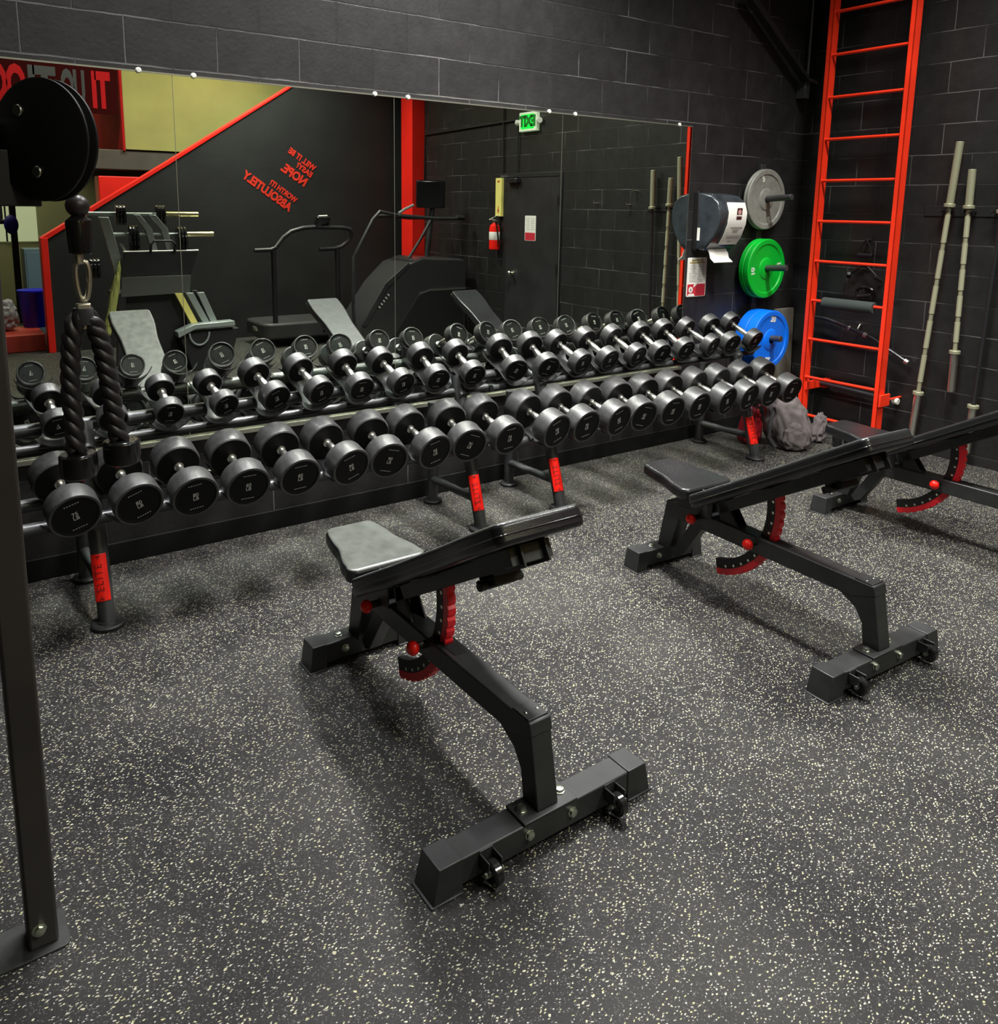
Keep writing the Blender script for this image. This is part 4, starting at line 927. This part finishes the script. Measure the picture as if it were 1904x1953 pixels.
MB().tube([(-.16, .1, 1.07), (.02, .1, 1.32), (.20, .05, 1.56)], .018, 10).build('strut', 'black', t)
MB().tube([(.16, .0, 1.08), (.22, .0, 1.55), (.26, .0, 1.80)], .032, 12).build('mast', 'steel', t)
MB().tube([(-.40, .28, 1.62), (-.28, .22, 1.67), (-.14, .18, 1.72)], .016, 10).build('grip_bar', 'silver', t)
cs = MB().box((.20, .02, 1.86), (.10, .36, .34), (0, -.12, -1.15)).build('console', 'screen', t, bevel=.02, seg=3)
MB().cyl((.40, .30, 1.57), (.52, .30, 1.57), .03).cyl((-.42, .3, 1.59), (-.24, .3, 1.575), .03).build('grip', 'black', t, bevel=.005)
# leg press / hack squat machine
t = thing('leg_press', 'plate-loaded leg press with silver arms and chrome loading horns', 'leg press', (2.05, -.95, 0))
Z = lambda x, z: (x - 2.05, z)
for (a, b, z, y) in ((1.43, 2.50, 1.588, .12), (1.56, 2.62, 1.388, .22)):
    MB().cyl((a - 2.05 + .30, y, z), (b - 2.05 - .32, y, z), .016).build('axle', 'silver', t)
    MB().cyl((a - 2.05, y, z), (a - 2.05 + .30, y, z), .022).build('loading_horn', 'silver', t)
    MB().cyl((b - 2.05 - .34, y, z), (b - 2.05, y, z), .027).build('loading_horn', P('brass_chrome', (.85, .78, .45), .2, .9, emit=None), t, bevel=.004, label='bright chrome loading horn')
for x in (1.87, 2.02):
    q_ = x - 2.05; pl_ = [(q_ - .035, 1.585), (q_ + .025, 1.585), (q_ + .135, 1.445), (q_ + .20, 1.10), (q_ + .14, 1.10), (q_ + .07, 1.43)]
    MB().prism(pl_, 1, .20, .25).build('side_arm', 'silver', t, bevel=.004)
MB().prism([(-.54, 1.56), (-.45, 1.56), (-.33, 1.02), (-.43, 1.02)], 1, .25, .29).build('guide_beam', 'silver', t, bevel=.005)
MB().prism([(-.36, 1.30), (-.33, 1.30), (-.22, 1.08), (-.26, 1.08)], 1, .20, .24).build('link_bar', 'silver', t, bevel=.003)
for (x, z, r_, y) in ((1.75, 1.61, .10, .1), (2.13, 1.61, .10, .1), (1.84, 1.38, .13, .2), (2.30, 1.34, .16, .2), (1.45, 1.10, .10, .3)):
    for k in range(3):
        MB().lathe([(.02, 0), (r_ * .6, .004), (r_ * .92, 0), (r_, .008), (r_, .022), (r_ * .92, .03), (.02, .03)], (x - 2.05 + k * .032 - .05, y, z - .03), (1, .15, 0), 36).build('weight_disc', 'gloss', t)
fpn = MB().prism([(-.35, 1.22), (.37, 1.22), (.28, .98), (-.38, .98)], 1, .34, .36); fpn.build('foot_plate', 'steel', t, bevel=.002)
MB().prism([(-.38, .98), (.28, .98), (.26, .80), (-.40, .785)], 1, .345, .368).build('tread_plate', 'diamond', t, bevel=.002, label='patterned metal tread plate')
MB().cyl((-.35, .352, 1.228), (.37, .352, 1.228), .008).build('plate_edge', 'chrome', t)
MB().tube([(-.10, .37, 1.22), (-.10, .40, 1.30), (-.07, .40, 1.33), (.10, .40, 1.33), (.13, .40, 1.30), (.13, .37, 1.22)], .012, 10).build('handle_loop', 'black', t)
MB().prism([(-.40, .80), (.20, .80), (.30, .10), (-.30, .10)], 1, -.30, .30).build('frame', 'black', t, bevel=.01)
for a, b, mt_ in ((.14, .30, 'yellow'), (.25, .42, 'silver'), (.36, .50, 'silver')):
    MB().prism([(a - .035, .80), (a + .035, .80), (b + .035, .45), (b - .035, .45)], 1, .36, .40).build('slide_rail', mt_, t, bevel=.003)
MB().prism([(.08, .42), (.25, .49), (.66, .50), (.67, .45), (.26, .44), (.09, .36)], 1, .38, .52).build('lower_bar', 'silver', t, bevel=.005)
MB().tube([(.30 + .10 * math.cos(a), .50, .40 + .13 * math.sin(a)) for a in [PI + k * PI / 10 for k in range(11)]], .010, 8).build('foot_loop', 'silver', t)
MB().prism([(.10, .40), (.72, .42), (.60, .0), (.22, .0)], 1, .20, .48).build('front_base', 'black', t, bevel=.01)
MB().prism([(-.42, .82), (-.35, .82), (-.40, .0), (-.48, .0)], 1, .30, .36).prism([(.28, .82), (.34, .82), (.44, .50), (.38, .50)], 1, .30, .36).build('upright', 'steel', t, bevel=.004)
cl = crumple('towel', (1.50, -.56, .42), (.055, .05, .41), 'towel', 33, None, (.14, .0), amp=.22); tag(cl, 'yellow-green cloth draped over the side of the leg press', 'towel')

# entrance end, glimpsed past the stair wall
tag(MB().b2((-.6, -3.35, 0), (1.185, -2.52, .20)).build('step_platform', 'mat_red', bevel=.01), 'low orange-red platform past the end of the stair wall', 'platform')
bn = thing('waste_bin', 'blue plastic bin standing on the red platform', 'bin', (1.17, -3.2, .20))
MB().lathe([(.13, 0), (.135, .01), (.17, .42), (.178, .43), (.178, .45)], (0, 0, 0), (0, 0, 1), 28).build('body', 'bluebin', bn)
crumple('rubbish_bag', (.80, -3.0, .20), (.20, .18, .22), 'bag', 40, None, (.05, 0), amp=.2); tag(bpy.data.objects['rubbish_bag'], 'full grey plastic bag lying beside the blue bin', 'bag')
tk = thing('locker', 'grey-blue locker behind the blue bin', 'locker', (1.30, -3.75, 0))
MB().b2((-.16, -.2, 0), (.22, .2, 1.12)).build('cabinet', 'teal', tk, bevel=.006)
MB().b2((-.14, .2, .05), (.20, .206, 1.08)).build('door', 'teal', tk, bevel=.003)
struct('window_1', MB().b2((.15, -7.49, 1.05), (1.75, -7.47, 2.15)), P('pale_window_pane', (.5, .55, .4), .3, emit=(.75, .8, .5), es=.45), smooth=0)
for x in (.5, .9, 1.3): tag(MB().b2((x - .012, -7.46, 1.05), (x + .012, -7.44, 2.15)).build('window_bar', 'black'), 'upright dark bar across the bright window, %s' % {.5: 'first', .9: 'second', 1.3: 'third'}[x], 'window bar')
rk_ = thing('squat_rack', 'dark squat rack with blue straps near the far window', 'squat rack', (.75, -5.2, 0))
for x in (-.5, .45): MB().b2((x - .04, -.04, 0), (x + .04, .04, 2.3)).build('upright', 'steel', rk_, bevel=.004)
MB().cyl((-.9, 0, 1.42), (.42, 0, 1.42), .035).build('crossbar', 'darkbar', rk_)
MB().ball((.42, .05, 1.38), .09, 16, 10, 1.5).build('strap_bundle', 'bluev', rk_)

# ceiling fixtures carry the lights; the one by the side wall is an added fill
for n_, (lo_, lb_) in enumerate(((L_MAIN, 'over the benches'), (L_LEFT, 'over the left rack'), (L_MID, 'in the middle of the room'), (L_SIDE_FILL, 'added to brighten the block side wall'), (L_FAR, 'near the stair wall'))):
    x, y, z = lo_.location; sx, sy = lo_.data.size, lo_.data.size_y
    t = thing('ceiling_light', 'long bright ceiling light %s' % lb_, 'ceiling light', (x, y, z + .02))
    MB().b2((-sx / 2 - .02, -sy / 2 - .02, .0), (sx / 2 + .02, sy / 2 + .02, .06)).build('housing', 'steel', t)
    MB().cyl((0, 0, .05), (0, 0, .43), .006).build('drop_rod', 'steel', t)
